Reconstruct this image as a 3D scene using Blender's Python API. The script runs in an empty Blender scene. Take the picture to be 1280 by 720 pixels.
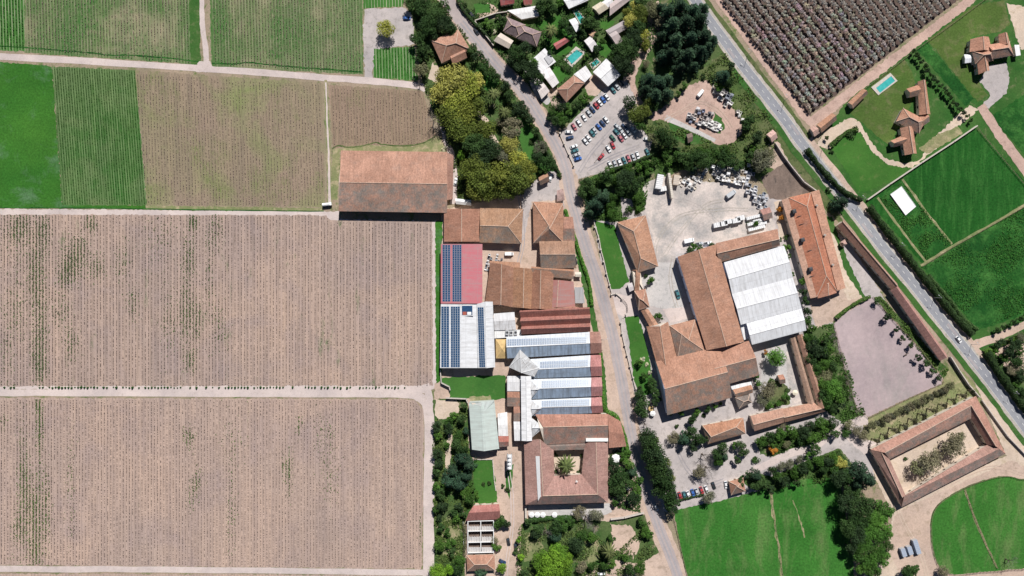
import bpy, bmesh, math, random
import numpy as np
from mathutils import Vector, geometry
# ---------------------------------------------------------------- camera, sky, sun
S = 0.45                      # metres of ground per photo pixel
H = 411.0                     # flying height of the drone
scn = bpy.context.scene
cam_d = bpy.data.cameras.new('camera'); cam = bpy.data.objects.new('camera', cam_d)
scn.collection.objects.link(cam); scn.camera = cam
cam.location = (0, 0, H); cam.rotation_euler = (0, 0, 0)
cam_d.sensor_width = 36; cam_d.lens = 36*H/(1280*S); cam_d.clip_start = 1; cam_d.clip_end = 8000
SUN_DIR = Vector((0.27, 1.0, 0)).normalized(); ELEV = math.radians(49)
w = bpy.data.worlds.new('World'); scn.world = w; w.use_nodes = True
nt = w.node_tree; nt.nodes.clear()
sky = nt.nodes.new('ShaderNodeTexSky'); sky.sky_type = 'NISHITA'; sky.sun_disc = False
sky.air_density = .5; sky.dust_density = 0.0; sky.ozone_density = 2.0; sky.sun_elevation = ELEV; sky.sun_rotation = math.atan2(SUN_DIR.x, SUN_DIR.y)
bg = nt.nodes.new('ShaderNodeBackground'); bg.inputs[1].default_value = 0.05
out = nt.nodes.new('ShaderNodeOutputWorld')
nt.links.new(sky.outputs[0], bg.inputs[0]); nt.links.new(bg.outputs[0], out.inputs[0])
sd = bpy.data.lights.new('sun', 'SUN'); sd.energy = 5.0; sd.angle = math.radians(0.5); sd.color = (1, .968, .93)
so = bpy.data.objects.new('sun', sd); scn.collection.objects.link(so)
v = Vector((SUN_DIR.x*math.cos(ELEV), SUN_DIR.y*math.cos(ELEV), math.sin(ELEV)))
so.rotation_euler = v.to_track_quat('Z', 'Y').to_euler(); so.location = v*600
scn.view_settings.view_transform = 'Standard'; scn.view_settings.look = 'None'
scn.view_settings.exposure = 0.2; scn.view_settings.gamma = 1
C = scn.collection.objects
R = random.Random(7)

def P(px, py, h=0.0):
    f = S*(1-h/H)
    return Vector(((px-640)*f, (360-py)*f, h))

# ---------------------------------------------------------------- materials
def newmat(name, rough=.9, spec=.2):
    m = bpy.data.materials.new(name); m.use_nodes = True
    b = m.node_tree.nodes['Principled BSDF']
    b.inputs['Roughness'].default_value = rough
    b.inputs['Specular IOR Level'].default_value = spec
    return m, m.node_tree, b
def nd(t, kind, **kw):
    n = t.nodes.new(kind)
    for k, v_ in kw.items(): setattr(n, k, v_)
    return n
def mapped(t, src, scale=(1,1,1), rot=0):
    mp = nd(t, 'ShaderNodeMapping'); mp.inputs['Scale'].default_value = scale
    mp.inputs['Rotation'].default_value = (0,0,rot); t.links.new(src, mp.inputs[0]); return mp.outputs[0]
def noise(t, src, scale, detail=4, rough=.6, dist=0):
    n = nd(t, 'ShaderNodeTexNoise'); n.inputs['Scale'].default_value = scale
    n.inputs['Detail'].default_value = detail; n.inputs['Roughness'].default_value = rough
    n.inputs['Distortion'].default_value = dist
    t.links.new(src, n.inputs['Vector']); return n.outputs[0]
def ramp(t, src, a, b):
    r = nd(t, 'ShaderNodeMapRange'); r.inputs[1].default_value = a; r.inputs[2].default_value = b
    t.links.new(src, r.inputs[0]); return r.outputs[0]
def mix(t, f, a, b, mode='MIX'):
    m = nd(t, 'ShaderNodeMix', data_type='RGBA', blend_type=mode)
    for i, x in ((0, f), (6, a), (7, b)):
        if isinstance(x, (int, float)): m.inputs[i].default_value = x
        elif isinstance(x, tuple): m.inputs[i].default_value = (*x, 1)
        else: t.links.new(x, m.inputs[i])
    return m.outputs[2]
def math_(t, op, a, b=0.0):
    m = nd(t, 'ShaderNodeMath', operation=op)
    for i, x in enumerate((a, b)):
        if isinstance(x, (int, float)): m.inputs[i].default_value = x
        else: t.links.new(x, m.inputs[i])
    return m.outputs[0]
def bump(t, b, h, dist=.1, strength=.6):
    n = nd(t, 'ShaderNodeBump'); n.inputs['Distance'].default_value = dist; n.inputs['Strength'].default_value = strength
    t.links.new(h, n.inputs['Height']); t.links.new(n.outputs[0], b.inputs['Normal'])
def pos(t): return nd(t, 'ShaderNodeNewGeometry').outputs['Position']

def soil(name, c1, c2, c3=None, big=.02, mid=.15, fine=1.3, amt3=(.52,.66), bmp=.25, grain=.35, stretch=None, rot=0):
    """ground: two colours by large noise, a third in patches, fine grain"""
    m, t, b = newmat(name, .95, .1); p = pos(t)
    pm = mapped(t, p, stretch, rot) if stretch else p
    col = mix(t, ramp(t, noise(t, pm, big, 6, .65), .36, .64), c1, c2)
    if c3: col = mix(t, ramp(t, noise(t, pm, mid, 6, .7, .4), *amt3), col, c3)
    col = mix(t, 1.0, col, mix(t, ramp(t, noise(t, p, .045, 9, .8), .32, .68), (.80,.81,.83), (1.2,1.19,1.17)), 'MULTIPLY')
    g = noise(t, p, fine, 5, .75)
    col = mix(t, grain, col, mix(t, ramp(t, g, .3, .7), (.25,.25,.25), (1.45,1.45,1.45)), 'MULTIPLY') if grain < 0 else mix(t, 1.0, col, mix(t, ramp(t, g, .25, .75), (1-grain,)*3, (1+grain,)*3), 'MULTIPLY')
    t.links.new(col, b.inputs['Base Color']); bump(t, b, g, .35, bmp); return m

def rowfield(name, base, base2, line, spacing, dx, linew=.5, green=None, gamt=(.6,.75), gstretch=(.12,.02,1), every2=None, fine=.3, lineamt=.8, patch=None):
    """cultivated ground with soil or grass lanes running between the rows. dx = x drift per metre of y"""
    m, t, b = newmat(name, .95, .1); p = pos(t)
    sx = nd(t, 'ShaderNodeSeparateXYZ'); t.links.new(p, sx.inputs[0])
    u = math_(t, 'DIVIDE', math_(t, 'SUBTRACT', sx.outputs[0], math_(t, 'MULTIPLY', sx.outputs[1], dx)), spacing)
    col = mix(t, ramp(t, noise(t, p, .012, 6, .6), .38, .62), base, base2)
    if patch: col = mix(t, ramp(t, noise(t, p, .03, 5, .6, .5), .48, .7), col, patch)
    wob = math_(t, 'MULTIPLY', math_(t, 'SUBTRACT', noise(t, p, .35, 2), .5), .10)
    fr = math_(t, 'ABSOLUTE', math_(t, 'SUBTRACT', math_(t, 'FRACT', math_(t, 'ADD', u, wob)), .5))
    ln = ramp(t, fr, .5-linew*.5, .5-linew*.5+.12)
    brk = ramp(t, noise(t, mapped(t, p, (.5,.06,1)), 1, 4, .7), .36, .6)
    col = mix(t, math_(t, 'MULTIPLY', math_(t, 'MULTIPLY', ln, brk), lineamt), col, line)
    if every2:
        f2 = math_(t, 'ABSOLUTE', math_(t, 'SUBTRACT', math_(t, 'FRACT', math_(t, 'DIVIDE', u, 2.0)), .5))
        col = mix(t, math_(t, 'MULTIPLY', ramp(t, f2, .36, .42), .26), col, every2)
    st_ = ramp(t, noise(t, mapped(t, p, (.30,.010,1)), 1, 5, .7), .32, .68)
    col = mix(t, 1.0, col, mix(t, st_, (.86,.87,.90), (1.14,1.13,1.10)), 'MULTIPLY')
    if green:
        gn = noise(t, mapped(t, p, gstretch), 1, 5, .7)
        gm = math_(t, 'MULTIPLY', ramp(t, gn, *gamt), ramp(t, noise(t, mapped(t, p, (1.0,.25,1)), 1.4, 3, .7), .38, .6))
        col = mix(t, gm, col, green)
    g = noise(t, mapped(t, p, (1.6,1,1)), 1.2, 5, .8)
    col = mix(t, 1.0, col, mix(t, ramp(t, g, .25, .75), (1-fine,)*3, (1+fine,)*3), 'MULTIPLY')
    t.links.new(col, b.inputs['Base Color']); bump(t, b, g, .3, .4); return m

M = {}
M['ground'] = soil('dry_earth', (.33,.25,.19), (.23,.20,.13), (.11,.15,.05))
M['dirt'] = soil('tan_dirt', (.44,.33,.265), (.50,.385,.315), (.34,.26,.20), .04, .2, 1.1, grain=.18)
M['pinkdirt'] = soil('pink_dirt', (.42,.29,.24), (.48,.345,.29), (.34,.235,.195), .05, .25, 1.2, grain=.2)
M['yard'] = soil('pale_yard_gravel', (.56,.49,.45), (.45,.40,.37), (.345,.325,.31), .05, .10, 1.0, (.46,.62), grain=.22)
M['gravel'] = soil('pinkish_gravel', (.45,.40,.385), (.385,.35,.34), (.31,.28,.265), .05, .3, 1.5, grain=.12)
M['track'] = soil('pale_track', (.54,.46,.43), (.50,.425,.40), (.42,.35,.31), .05, .4, 1.4, (.55,.72), grain=.12)
M['concrete'] = soil('old_concrete', (.50,.47,.45), (.44,.42,.41), (.34,.33,.32), .08, .5, 1.6, grain=.12)
M['lane'] = soil('lane_asphalt', (.40,.34,.325), (.36,.31,.305), (.32,.28,.27), .03, .2, 1.6, (.55,.75), grain=.1)
M['lane_grey'] = soil('worn_wheel_track', (.31,.29,.30), (.34,.31,.315), None, .05, .2, 1.4, grain=.1)
M['asphalt'] = soil('highway_asphalt', (.245,.25,.275), (.275,.28,.30), (.21,.22,.24), .05, .3, 1.6, (.56,.75), grain=.1)
M['shoulder'] = soil('pale_shoulder', (.44,.39,.35), (.38,.345,.31), (.26,.25,.19), .1, .5, 1.5, grain=.15)
M['lawn'] = soil('mown_lawn', (.036,.12,.020), (.052,.14,.026), (.10,.155,.045), .05, .25, 1.2, (.56,.76), grain=.2)
M['brightlawn'] = soil('bright_lawn', (.04,.125,.025), (.055,.145,.03), (.11,.16,.055), .04, .25, 1.2, (.6,.8), grain=.2)
M['olivelawn'] = soil('olive_lawn', (.055,.105,.022), (.08,.125,.03), (.14,.14,.065), .04, .12, 1.0, (.5,.7), grain=.35)
M['crop'] = soil('dark_green_crop', (.010,.060,.012), (.016,.082,.014), (.045,.145,.03), .03, .10, .9, (.46,.66), grain=.55)
M['cropline'] = soil('dark_green_crop_sown_in_lines', (.010,.066,.010), (.016,.088,.014), (.035,.125,.025), .04, .35, .9, (.46,.68), grain=.5, stretch=(1,.12,1), rot=math.radians(-37))
M['lush'] = soil('lush_green_cover', (.028,.115,.016), (.045,.145,.020), (.085,.17,.08), .02, .05, .9, (.53,.70), grain=.45)
M['paddock'] = soil('paddock_grass', (.028,.124,.018), (.046,.155,.027), (.115,.175,.06), .03, .11, .9, (.48,.72), grain=.5, stretch=(1,.3,1), rot=math.radians(8))
M['rough'] = soil('rough_grass', (.065,.105,.03), (.13,.14,.065), (.03,.06,.018), .05, .18, 1.0, (.5,.66), grain=.38)
M['roughlight'] = soil('light_rough_grass', (.15,.19,.075), (.24,.22,.12), (.36,.30,.19), .06, .2, 1.0, (.5,.66), grain=.25)
M['garden'] = soil('garden_ground', (.04,.09,.022), (.085,.12,.045), (.24,.20,.13), .05, .12, 1.0, (.56,.68), grain=.4)
M['verge'] = soil('green_verge', (.03,.10,.02), (.055,.12,.03), (.15,.165,.08), .05, .2, 1.0, (.55,.75), grain=.3)
M['drysand'] = soil('dry_yellow_sand', (.50,.40,.315), (.55,.45,.365), (.43,.345,.25), .06, .2, 1.0, grain=.16)
M['sand'] = soil('mauve_arena_sand', (.345,.275,.28), (.39,.315,.32), (.29,.255,.25), .018, .05, .6, (.46,.66), grain=.10, stretch=(1,.45,1), rot=math.radians(-30))
M['darksoil'] = soil('dark_turned_soil', (.20,.15,.125), (.13,.10,.085), (.07,.06,.055), .06, .2, .9, (.52,.7), grain=.3, stretch=(1,.3,1), rot=math.radians(-35))
M['orchardsoil'] = soil('orchard_soil', (.10,.07,.06), (.115,.082,.07), (.04,.055,.03), .05, .3, 1.0, (.54,.7), grain=.3)
M['rows_pink'] = rowfield('brown_vineyard_soil', (.415,.305,.245), (.325,.25,.215), (.25,.19,.16), 4*S, 0, .5, (.075,.13,.05), (.60,.70), (.11,.022,1), (.52,.39,.335), .28, .75, (.30,.235,.22))
M['rows_pale'] = rowfield('pale_vineyard_soil', (.43,.31,.265), (.385,.28,.245), (.275,.20,.175), 3.85*S, 0, .45, (.11,.16,.06), (.68,.78), (.11,.018,1), (.53,.40,.345), .24, .7)
M['rows_mid'] = rowfield('stony_vineyard_soil', (.435,.32,.26), (.36,.275,.235), (.27,.205,.175), 3.9*S, 0, .5, (.07,.15,.035), (.685,.75), (.16,.02,1), None, .3, .75, (.34,.26,.235))
M['rows_olive'] = rowfield('olive_vineyard_ground', (.245,.205,.135), (.27,.20,.155), (.17,.145,.095), 3.7*S, -.04, .5, (.13,.17,.055), (.5,.7), (.05,.03,1), None, .3, .6, (.205,.225,.10))
M['rows_brown'] = rowfield('brown_vineyard_ground', (.27,.195,.145), (.25,.185,.13), (.15,.13,.085), 3.7*S, -.03, .5, (.15,.17,.07), (.56,.75), (.05,.03,1), None, .3, .6)
M['rows_green'] = rowfield('green_vineyard_ground', (.035,.11,.022), (.075,.12,.045), (.17,.25,.11), 3.1*S, -.078, .42, None, fine=.3, lineamt=.9, patch=(.13,.17,.075))
M['rows_greenA'] = rowfield('grassy_vineyard_ground', (.12,.155,.07), (.085,.14,.05), (.25,.255,.16), 3.75*S, -.03, .45, (.045,.13,.03), (.42,.62), (.05,.03,1), None, .35, .8, (.30,.25,.17))
M['rows_greenB'] = rowfield('bright_vineyard_ground', (.04,.14,.025), (.06,.16,.035), (.32,.34,.22), 3.75*S, -.03, .38, None, fine=.3, lineamt=.9)

def clay(name, warm, grey, amt=(.45,.65)):
    """clay tiles: object colour x streaks down the slope, lichen, tile courses in relief"""
    m, t, b = newmat(name, .9, .15)
    oi = nd(t, 'ShaderNodeObjectInfo'); uv = nd(t, 'ShaderNodeUVMap').outputs[0]; p = pos(t)
    st = noise(t, mapped(t, uv, (.9,.13,1)), 1, 5, .7)
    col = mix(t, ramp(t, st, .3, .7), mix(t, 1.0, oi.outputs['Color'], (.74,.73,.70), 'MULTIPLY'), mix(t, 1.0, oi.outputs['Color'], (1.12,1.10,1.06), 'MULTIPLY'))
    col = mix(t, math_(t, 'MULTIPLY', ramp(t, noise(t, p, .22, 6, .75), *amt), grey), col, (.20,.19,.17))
    col = mix(t, 1.0, col, mix(t, ramp(t, noise(t, p, .09, 7, .8), .36, .64), (.78,.76,.76), (1.14,1.14,1.16)), 'MULTIPLY')
    sp = noise(t, mapped(t, uv, (1,.6,1)), 1.5, 4, .85)
    col = mix(t, 1.0, col, mix(t, ramp(t, sp, .3, .7), (.62,.62,.62), (1.34,1.34,1.34)), 'MULTIPLY')
    t.links.new(col, b.inputs['Base Color'])
    wv = nd(t, 'ShaderNodeTexWave', wave_type='BANDS', bands_direction='X'); wv.inputs['Scale'].default_value = 1.25
    t.links.new(uv, wv.inputs[0]); bump(t, b, wv.outputs['Fac'], .05, .5); return m
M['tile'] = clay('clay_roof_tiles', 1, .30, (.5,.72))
M['tile_old_shaded'] = clay('weathered_shaded_clay_roof_tiles', 1, .85, (.36,.60))  # lichen grey plus painted shade, mainly for slopes away from the sun
def metal(name, spec=.3, dirt=.25, tint=None):
    m, t, b = newmat(name, .55, spec)
    oi = nd(t, 'ShaderNodeObjectInfo'); uv = nd(t, 'ShaderNodeUVMap').outputs[0]; p = pos(t)
    col = mix(t, math_(t, 'MULTIPLY', ramp(t, noise(t, mapped(t, uv, (.7,.08,1)), 1, 5, .7), .42, .75), dirt*2), oi.outputs['Color'], (.26,.25,.24))
    col = mix(t, math_(t, 'MULTIPLY', ramp(t, noise(t, p, .35, 5, .7), .45, .7), dirt), col, (.33,.30,.28))
    ux = nd(t, 'ShaderNodeSeparateXYZ'); t.links.new(uv, ux.inputs[0])
    for ax, per, w__ in ((0, 2.2, .07), (1, 6.5, .025)):
        sm = math_(t, 'LESS_THAN', math_(t, 'FRACT', math_(t, 'DIVIDE', ux.outputs[ax], per)), w__)
        col = mix(t, math_(t, 'MULTIPLY', sm, .35), col, (.25,.25,.26))
    if tint: col = mix(t, 1.0, col, tint, 'MULTIPLY')
    t.links.new(col, b.inputs['Base Color'])
    wv = nd(t, 'ShaderNodeTexWave', wave_type='BANDS', bands_direction='X'); wv.inputs['Scale'].default_value = .6
    t.links.new(uv, wv.inputs[0]); bump(t, b, wv.outputs['Fac'], .06, .4); return m
M['metal'] = metal('painted_sheet_roof'); M['skylight'] = metal('grey_fibreglass_sheet', .5, .5, (.46,.55,.66)); M['greysheet'] = metal('weathered_grey_sheet', .3, .5)
def plain(name, col=None, rough=.7, spec=.3, var=.15, scale=1.0):
    m, t, b = newmat(name, rough, spec)
    c = nd(t, 'ShaderNodeObjectInfo').outputs['Color'] if col is None else col
    k = mix(t, 1.0, c, mix(t, ramp(t, noise(t, pos(t), scale, 5, .7), .3, .7), (1-var,)*3, (1+var,)*3), 'MULTIPLY')
    t.links.new(k, b.inputs['Base Color']); return m
M['wall'] = plain('plaster', None, .9, .1, .14, .6)
M['ridge'] = plain('mortared_ridge_tiles', (.50,.37,.29), .9, .1, .3, .9)
M['cap'] = plain('folded_ridge_flashing', (.62,.62,.62), .6, .3, .1)
M['glass'] = plain('window_glass', (.03,.045,.06), .08, .6, .1)
M['frame'] = plain('painted_wood', (.22,.13,.08), .7)
M['white'] = plain('white_paint', (.78,.78,.77), .5, .3, .08)
M['cream'] = plain('cream_canvas', (.70,.64,.50), .8, .1, .1)
M['yellow'] = plain('ochre_fabric', (.56,.40,.19), .8, .1, .22, .5)
M['pcell'] = plain('solar_cells', (.018,.060,.135), .35, .5, .3, .8)
M['pcell2'] = plain('solar_cells_lighter', (.035,.085,.165), .35, .5, .35, .8)
M['pframe'] = plain('aluminium', (.30,.36,.44), .4, .5, .1)
M['paint'] = plain('vehicle_paint', None, .25, .5, .05, 2)
M['tyre'] = plain('rubber', (.02,.02,.02), .9); M['rim'] = plain('steel_rim', (.4,.4,.42), .4)
M['lamp'] = plain('lamp_lens', (.7,.7,.65), .2)
M['dark'] = plain('dark_metal', (.05,.05,.055), .6); M['steel'] = plain('galvanised_steel', (.42,.43,.44), .5, .4)
M['wood'] = plain('weathered_wood', (.20,.15,.11), .9, .1, .3, 2); M['bark'] = plain('bark', (.13,.10,.08), .95, .1, .3, 2)
M['stone'] = plain('pale_stone', (.50,.45,.40), .9, .1, .2, 1.2)
M['object'] = plain('coloured_surface', None, .8, .15, .15, 1.5)
M['marking'] = plain('road_paint', (.60,.60,.58), .8, .1, .25, .8)
M['vine'] = plain('vine_wood', (.22,.165,.14), .95, .05, .3, 1)
M['vinegreen'] = plain('green_vine_leaves', (.035,.09,.02), .9, .05, .35, 1)
def water():
    m, t, b = newmat('pool_water', .05, .5)
    t.links.new(mix(t, ramp(t, noise(t, pos(t), .5, 3), .3, .7), (.04,.33,.31), (.07,.42,.40)), b.inputs['Base Color'])
    bump(t, b, noise(t, pos(t), 2, 3), .03, .4); return m
M['water'] = water()
def leafmat():
    m, t, b = newmat('leaves', .75, .2)
    a = nd(t, 'ShaderNodeAttribute', attribute_name='tint'); oi = nd(t, 'ShaderNodeObjectInfo')
    k = mix(t, a.outputs['Fac'], (.50,.50,.52), (1.65,1.6,1.3))
    col = mix(t, 1.0, oi.outputs['Color'], k, 'MULTIPLY')
    t.links.new(col, b.inputs['Base Color'])
    tr = nd(t, 'ShaderNodeBsdfTranslucent'); t.links.new(col, tr.inputs[0])
    mx = nd(t, 'ShaderNodeMixShader'); mx.inputs[0].default_value = .3
    t.links.new(b.outputs[0], mx.inputs[1]); t.links.new(tr.outputs[0], mx.inputs[2])
    t.links.new(mx.outputs[0], t.nodes['Material Output'].inputs[0]); return m
M['leaf'] = leafmat()

# ---------------------------------------------------------------- object helpers
def link(name, mesh, parent=None, loc=None, color=None):
    o = bpy.data.objects.new(name, mesh); C.link(o)
    if parent: o.parent = parent
    if loc is not None: o.location = loc
    if color: o.color = (*color, 1)
    return o
def tag(o, label=None, cat=None, group=None, kind=None):
    if label: o['label'] = label
    if cat: o['category'] = cat
    if group: o['group'] = group
    if kind: o['kind'] = kind
    return o
def thing(name, label, cat, loc=(0,0,0), rz=0, group=None):
    o = bpy.data.objects.new(name, None); C.link(o); o.location = loc; o.rotation_euler = (0,0,rz)
    o.empty_display_size = 1
    return tag(o, label, cat, group)
def mesh(name, vs, fs, mats, mi=None, smooth=False, uv=False):
    me = bpy.data.meshes.new(name); me.from_pydata([tuple(x) for x in vs], [], fs)
    for m in mats: me.materials.append(M[m] if isinstance(m, str) else m)
    if mi is not None: me.polygons.foreach_set('material_index', mi)
    if smooth: me.polygons.foreach_set('use_smooth', [True]*len(me.polygons))
    if uv:
        l = me.uv_layers.new(name='UVMap'); me.update()
        for p in me.polygons:
            n = p.normal; u = Vector((0,0,1)).cross(n)
            u = u.normalized() if u.length > 1e-3 else Vector((1,0,0))
            vv = n.cross(u)
            for li in p.loop_indices:
                c = me.vertices[me.loops[li].vertex_index].co; l.data[li].uv = (c.dot(u), c.dot(vv))
    me.update(); return me
class MB:
    def __init__(s): s.v = []; s.f = []; s.m = []
    def box(s, c, d, rz=0, m=0, taper=1.0, rx=0):
        b = len(s.v); ca, sa = math.cos(rz), math.sin(rz)
        for z in (-1, 1):
            k = taper if z > 0 else 1
            for x, y in ((-1,-1),(1,-1),(1,1),(-1,1)):
                X, Y = x*d[0]/2*k, y*d[1]/2*k
                s.v.append((c[0]+X*ca-Y*sa, c[1]+X*sa+Y*ca, c[2]+z*d[2]/2))
        s.f += [(b,b+3,b+2,b+1),(b+4,b+5,b+6,b+7),(b,b+1,b+5,b+4),(b+1,b+2,b+6,b+5),(b+2,b+3,b+7,b+6),(b+3,b,b+4,b+7)]
        s.m += [m]*6; return s
    def tube(s, a, b_, ra, rb=None, n=6, m=0, cap=True):
        a, b_ = Vector(a), Vector(b_); rb = ra if rb is None else rb; d = (b_-a).normalized()
        u = d.orthogonal().normalized(); w_ = d.cross(u); k = len(s.v)
        for q, r in ((a, ra), (b_, rb)):
            for i in range(n):
                an = 2*math.pi*i/n; s.v.append(tuple(q+u*(r*math.cos(an))+w_*(r*math.sin(an))))
        for i in range(n): s.f.append((k+i, k+(i+1)%n, k+n+(i+1)%n, k+n+i)); s.m.append(m)
        if cap: s.f.append(tuple(range(k+n, k+2*n))); s.m.append(m); s.f.append(tuple(range(k+n-1, k-1, -1))); s.m.append(m)
        return s
    def poly(s, pts, m=0):
        k = len(s.v); s.v += [tuple(p) for p in pts]; s.f.append(tuple(range(k, k+len(pts)))); s.m.append(m); return s
    def mesh(s, name, mats, smooth=False, uv=False): return mesh(name, s.v, s.f, mats, s.m, smooth, uv)
    def build(s, name, mats, parent=None, loc=None, color=None, **k): return link(name, s.mesh(name, mats, **k), parent, loc, color)

def densify(pts, step=4.0, closed=True, jit=0.0, rnd=R):
    out_ = []; n = len(pts)
    for i in range(n if closed else n-1):
        a, b = Vector(pts[i]), Vector(pts[(i+1) % n]); k = max(1, int((b-a).length/step))
        for j in range(k):
            p = a.lerp(b, j/k)
            if jit: p = p+Vector((rnd.gauss(0,jit), rnd.gauss(0,jit)))
            out_.append(p)
    if not closed: out_.append(Vector(pts[-1]))
    return out_
LAYER = [0]; EXCL = []
def patch(name, pts, mat, lvl=1, jit=.55, step=2.5):
    """a sheet of ground cover with a slightly ragged edge; pts in photo pixels"""
    LAYER[0] += 1
    if mat in ('lawn','brightlawn','concrete','drysand','track','gravel','pinkdirt','yard'): EXCL.append([tuple(p) for p in pts])
    q = densify([Vector(p) for p in pts], step, True, jit)
    z = .012*lvl + .00013*LAYER[0]
    vs = [P(p.x, p.y, z) for p in q]
    tri = geometry.tessellate_polygon([[Vector((a.x,a.y,0)) for a in vs]])
    me = mesh(name, vs, [tuple(t_) for t_ in tri], [mat])
    bm = bmesh.new(); bm.from_mesh(me); bmesh.ops.recalc_face_normals(bm, faces=bm.faces)
    for f in bm.faces:
        if f.normal.z < 0: f.normal_flip()
    bm.to_mesh(me); bm.free()
    return tag(link(name, me), kind='structure')
def smoothline(pts, n=6):
    """Catmull-Rom through pixel points"""
    p = [Vector(a) for a in pts]; p = [2*p[0]-p[1]]+p+[2*p[-1]-p[-2]]; o = []
    for i in range(1, len(p)-2):
        for j in range(n):
            t = j/n; a, b, c, d = p[i-1:i+3]
            o.append(.5*((2*b)+(c-a)*t+(2*a-5*b+4*c-d)*t*t+(3*b-a-3*c+d)*t**3))
    o.append(p[-2]); return o
def offset_line(pts, off):
    o = []
    for i, p in enumerate(pts):
        a = pts[max(0,i-1)]; b = pts[min(len(pts)-1,i+1)]; d = (b-a).normalized()
        o.append(p+Vector((-d.y, d.x))*off)
    return o
def ribbon(name, pts, width, mat, lvl=2, off=0, jit=.25, smooth=True, kind='structure'):
    LAYER[0] += 1; z = .012*lvl+.00013*LAYER[0]
    q = smoothline(pts) if smooth else [Vector(a) for a in pts]
    ws = width if isinstance(width, (list,tuple)) else (width, width); n = len(q); vs = []
    if off: q = offset_line(q, off)
    for i, p in enumerate(q):
        wd = ws[0]+(ws[1]-ws[0])*i/(n-1)
        a = q[max(0,i-1)]; b = q[min(n-1,i+1)]; d = (b-a).normalized(); nn = Vector((-d.y, d.x))
        for sgn in (1,-1):
            e = p+nn*(sgn*(wd/2+R.gauss(0,jit))); vs.append(P(e.x, e.y, z))
    fs = [(2*i, 2*i+1, 2*i+3, 2*i+2) for i in range(n-1)]
    return tag(link(name, mesh(name, vs, fs, [mat])), kind=kind)
def inpoly(x, y, poly):
    c = False; n = len(poly); j = n-1
    for i in range(n):
        xi, yi = poly[i]; xj, yj = poly[j]
        if (yi > y) != (yj > y) and x < (xj-xi)*(y-yi)/(yj-yi)+xi: c = not c
        j = i
    return c
ORD = 'first second third fourth fifth sixth seventh eighth ninth tenth eleventh twelfth thirteenth fourteenth fifteenth sixteenth seventeenth eighteenth nineteenth twentieth'.split()
def ordinal(n):
    if n <= 20: return ORD[n-1]
    t = {2:'twenty',3:'thirty',4:'forty',5:'fifty',6:'sixty',7:'seventy',8:'eighty',9:'ninety'}
    h = ''
    if n > 100: h = 'hundred and '; n -= 100
    if n == 100: return 'hundredth'
    if n <= 20: return h+ORD[n-1]
    return h+(t[n//10]+'-'+ORD[n%10-1] if n % 10 else t[n//10][:-1]+'ieth')
# ================================================================ THE GROUND
g = mesh('ground', [(-2600,-2600,0),(2600,-2600,0),(2600,2600,0),(-2600,2600,0)], [(0,1,2,3)], ['ground'])
tag(link('ground', g), kind='structure')
HW = [(862,-12),(877,12),(905,50),(927,80),(952,112),(980,148),(1003,180),(1037,223),(1070,265),(1103,308),(1140,353),(1173,395),(1204,433),(1234,471),(1268,516),(1292,548)]
LN = [(550,-12),(559,0),(577,27),(599,54),(622,83),(645,104),(664,129),(672,142),(687,166),(699,188),(708,213),(713,240),(721,270),(733,310),(745,345),(757,385),(767,425),(776,470),(785,520),(793,560),(803,600),(815,635),(826,665),(838,695),(850,728)]
# --- fields on the left
patch('field', [(-8,-8),(31,-8),(32,64),(-8,63)], 'rows_greenB', 1)
patch('field', [(31,-8),(247,-8),(249,81),(31,66)], 'rows_greenA', 1)
patch('field', [(262,-8),(453,-8),(454,93),(264,84)], 'rows_greenA', 1)
patch('grass', [(236,-8),(249,-8),(251,82),(238,80)], 'verge', 2)
patch('field', [(453,-8),(506,-8),(503,8),(455,11)], 'rows_greenB', 1)
patch('field', [(466,60),(519,58),(522,101),(467,97)], 'rows_greenB', 1)
patch('field', [(-8,77),(65,83),(78,257),(-8,257)], 'lush', 1)
patch('field', [(65,83),(169,88),(184,257),(78,257)], 'rows_green', 1)
patch('field', [(169,88),(404,104),(406,259),(184,257)], 'rows_olive', 1)
patch('field', [(411,106),(528,114),(540,150),(545,170),(520,183),(455,181),(416,186)], 'rows_brown', 1)
patch('grass', [(416,186),(455,181),(520,183),(548,170),(558,190),(425,190),(422,250),(413,250)], 'roughlight', 1)
patch('grass_strip', [(-8,256),(182,257),(182,261),(-8,260)], 'lush', 2, .3)
patch('grass_strip', [(182,257),(404,260),(404,264),(182,262)], 'roughlight', 2, .3)
patch('headland', [(-8,261),(406,264),(424,264),(424,274),(552,277),(552,480),(532,492),(-8,486)], 'track', 1)
patch('field', [(-8,268),(408,269),(412,275),(540,277),(541,482),(-8,483)], 'rows_pink', 2, .6)
patch('field', [(-8,497),(505,499),(520,502),(530,514),(527,711),(-8,706)], 'rows_mid', 2, .6)
patch('field', [(-8,717),(520,719),(520,760),(-8,760)], 'rows_mid', 1)
patch('grass_strip', [(544,276),(553,276),(552,475),(545,480)], 'lush', 3, .4)
ribbon('farm_road', [(-10,70),(120,77),(255,86),(330,91),(405,97),(460,101),(520,107),(532,112)], 8.2, 'track', 4)
ribbon('farm_road', [(252,-10),(253,30),(257,60),(258,84)], (6,7), 'track', 4)
patch('farm_road', [(249,76),(262,76),(268,90),(244,89)], 'track', 4)
ribbon('grass_track', [(407,100),(409,150),(411,200),(412,258)], (4,6), 'roughlight', 4)
ribbon('grass_track', [(407,103),(409,150),(411,200),(412,258)], (1.6,3), 'track', 5)
ribbon('farm_road', [(-10,490.5),(150,491),(300,491.5),(430,491.5),(505,492),(525,497),(534,508),(537,540),(536,620),(536,740)], (8.5,14), 'track', 4)
ribbon('farm_road', [(532,480),(537,500),(537,540)], 9, 'track', 3)
ribbon('farm_road', [(-10,711),(200,712),(400,714),(540,716)], 7.5, 'track', 4)
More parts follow.
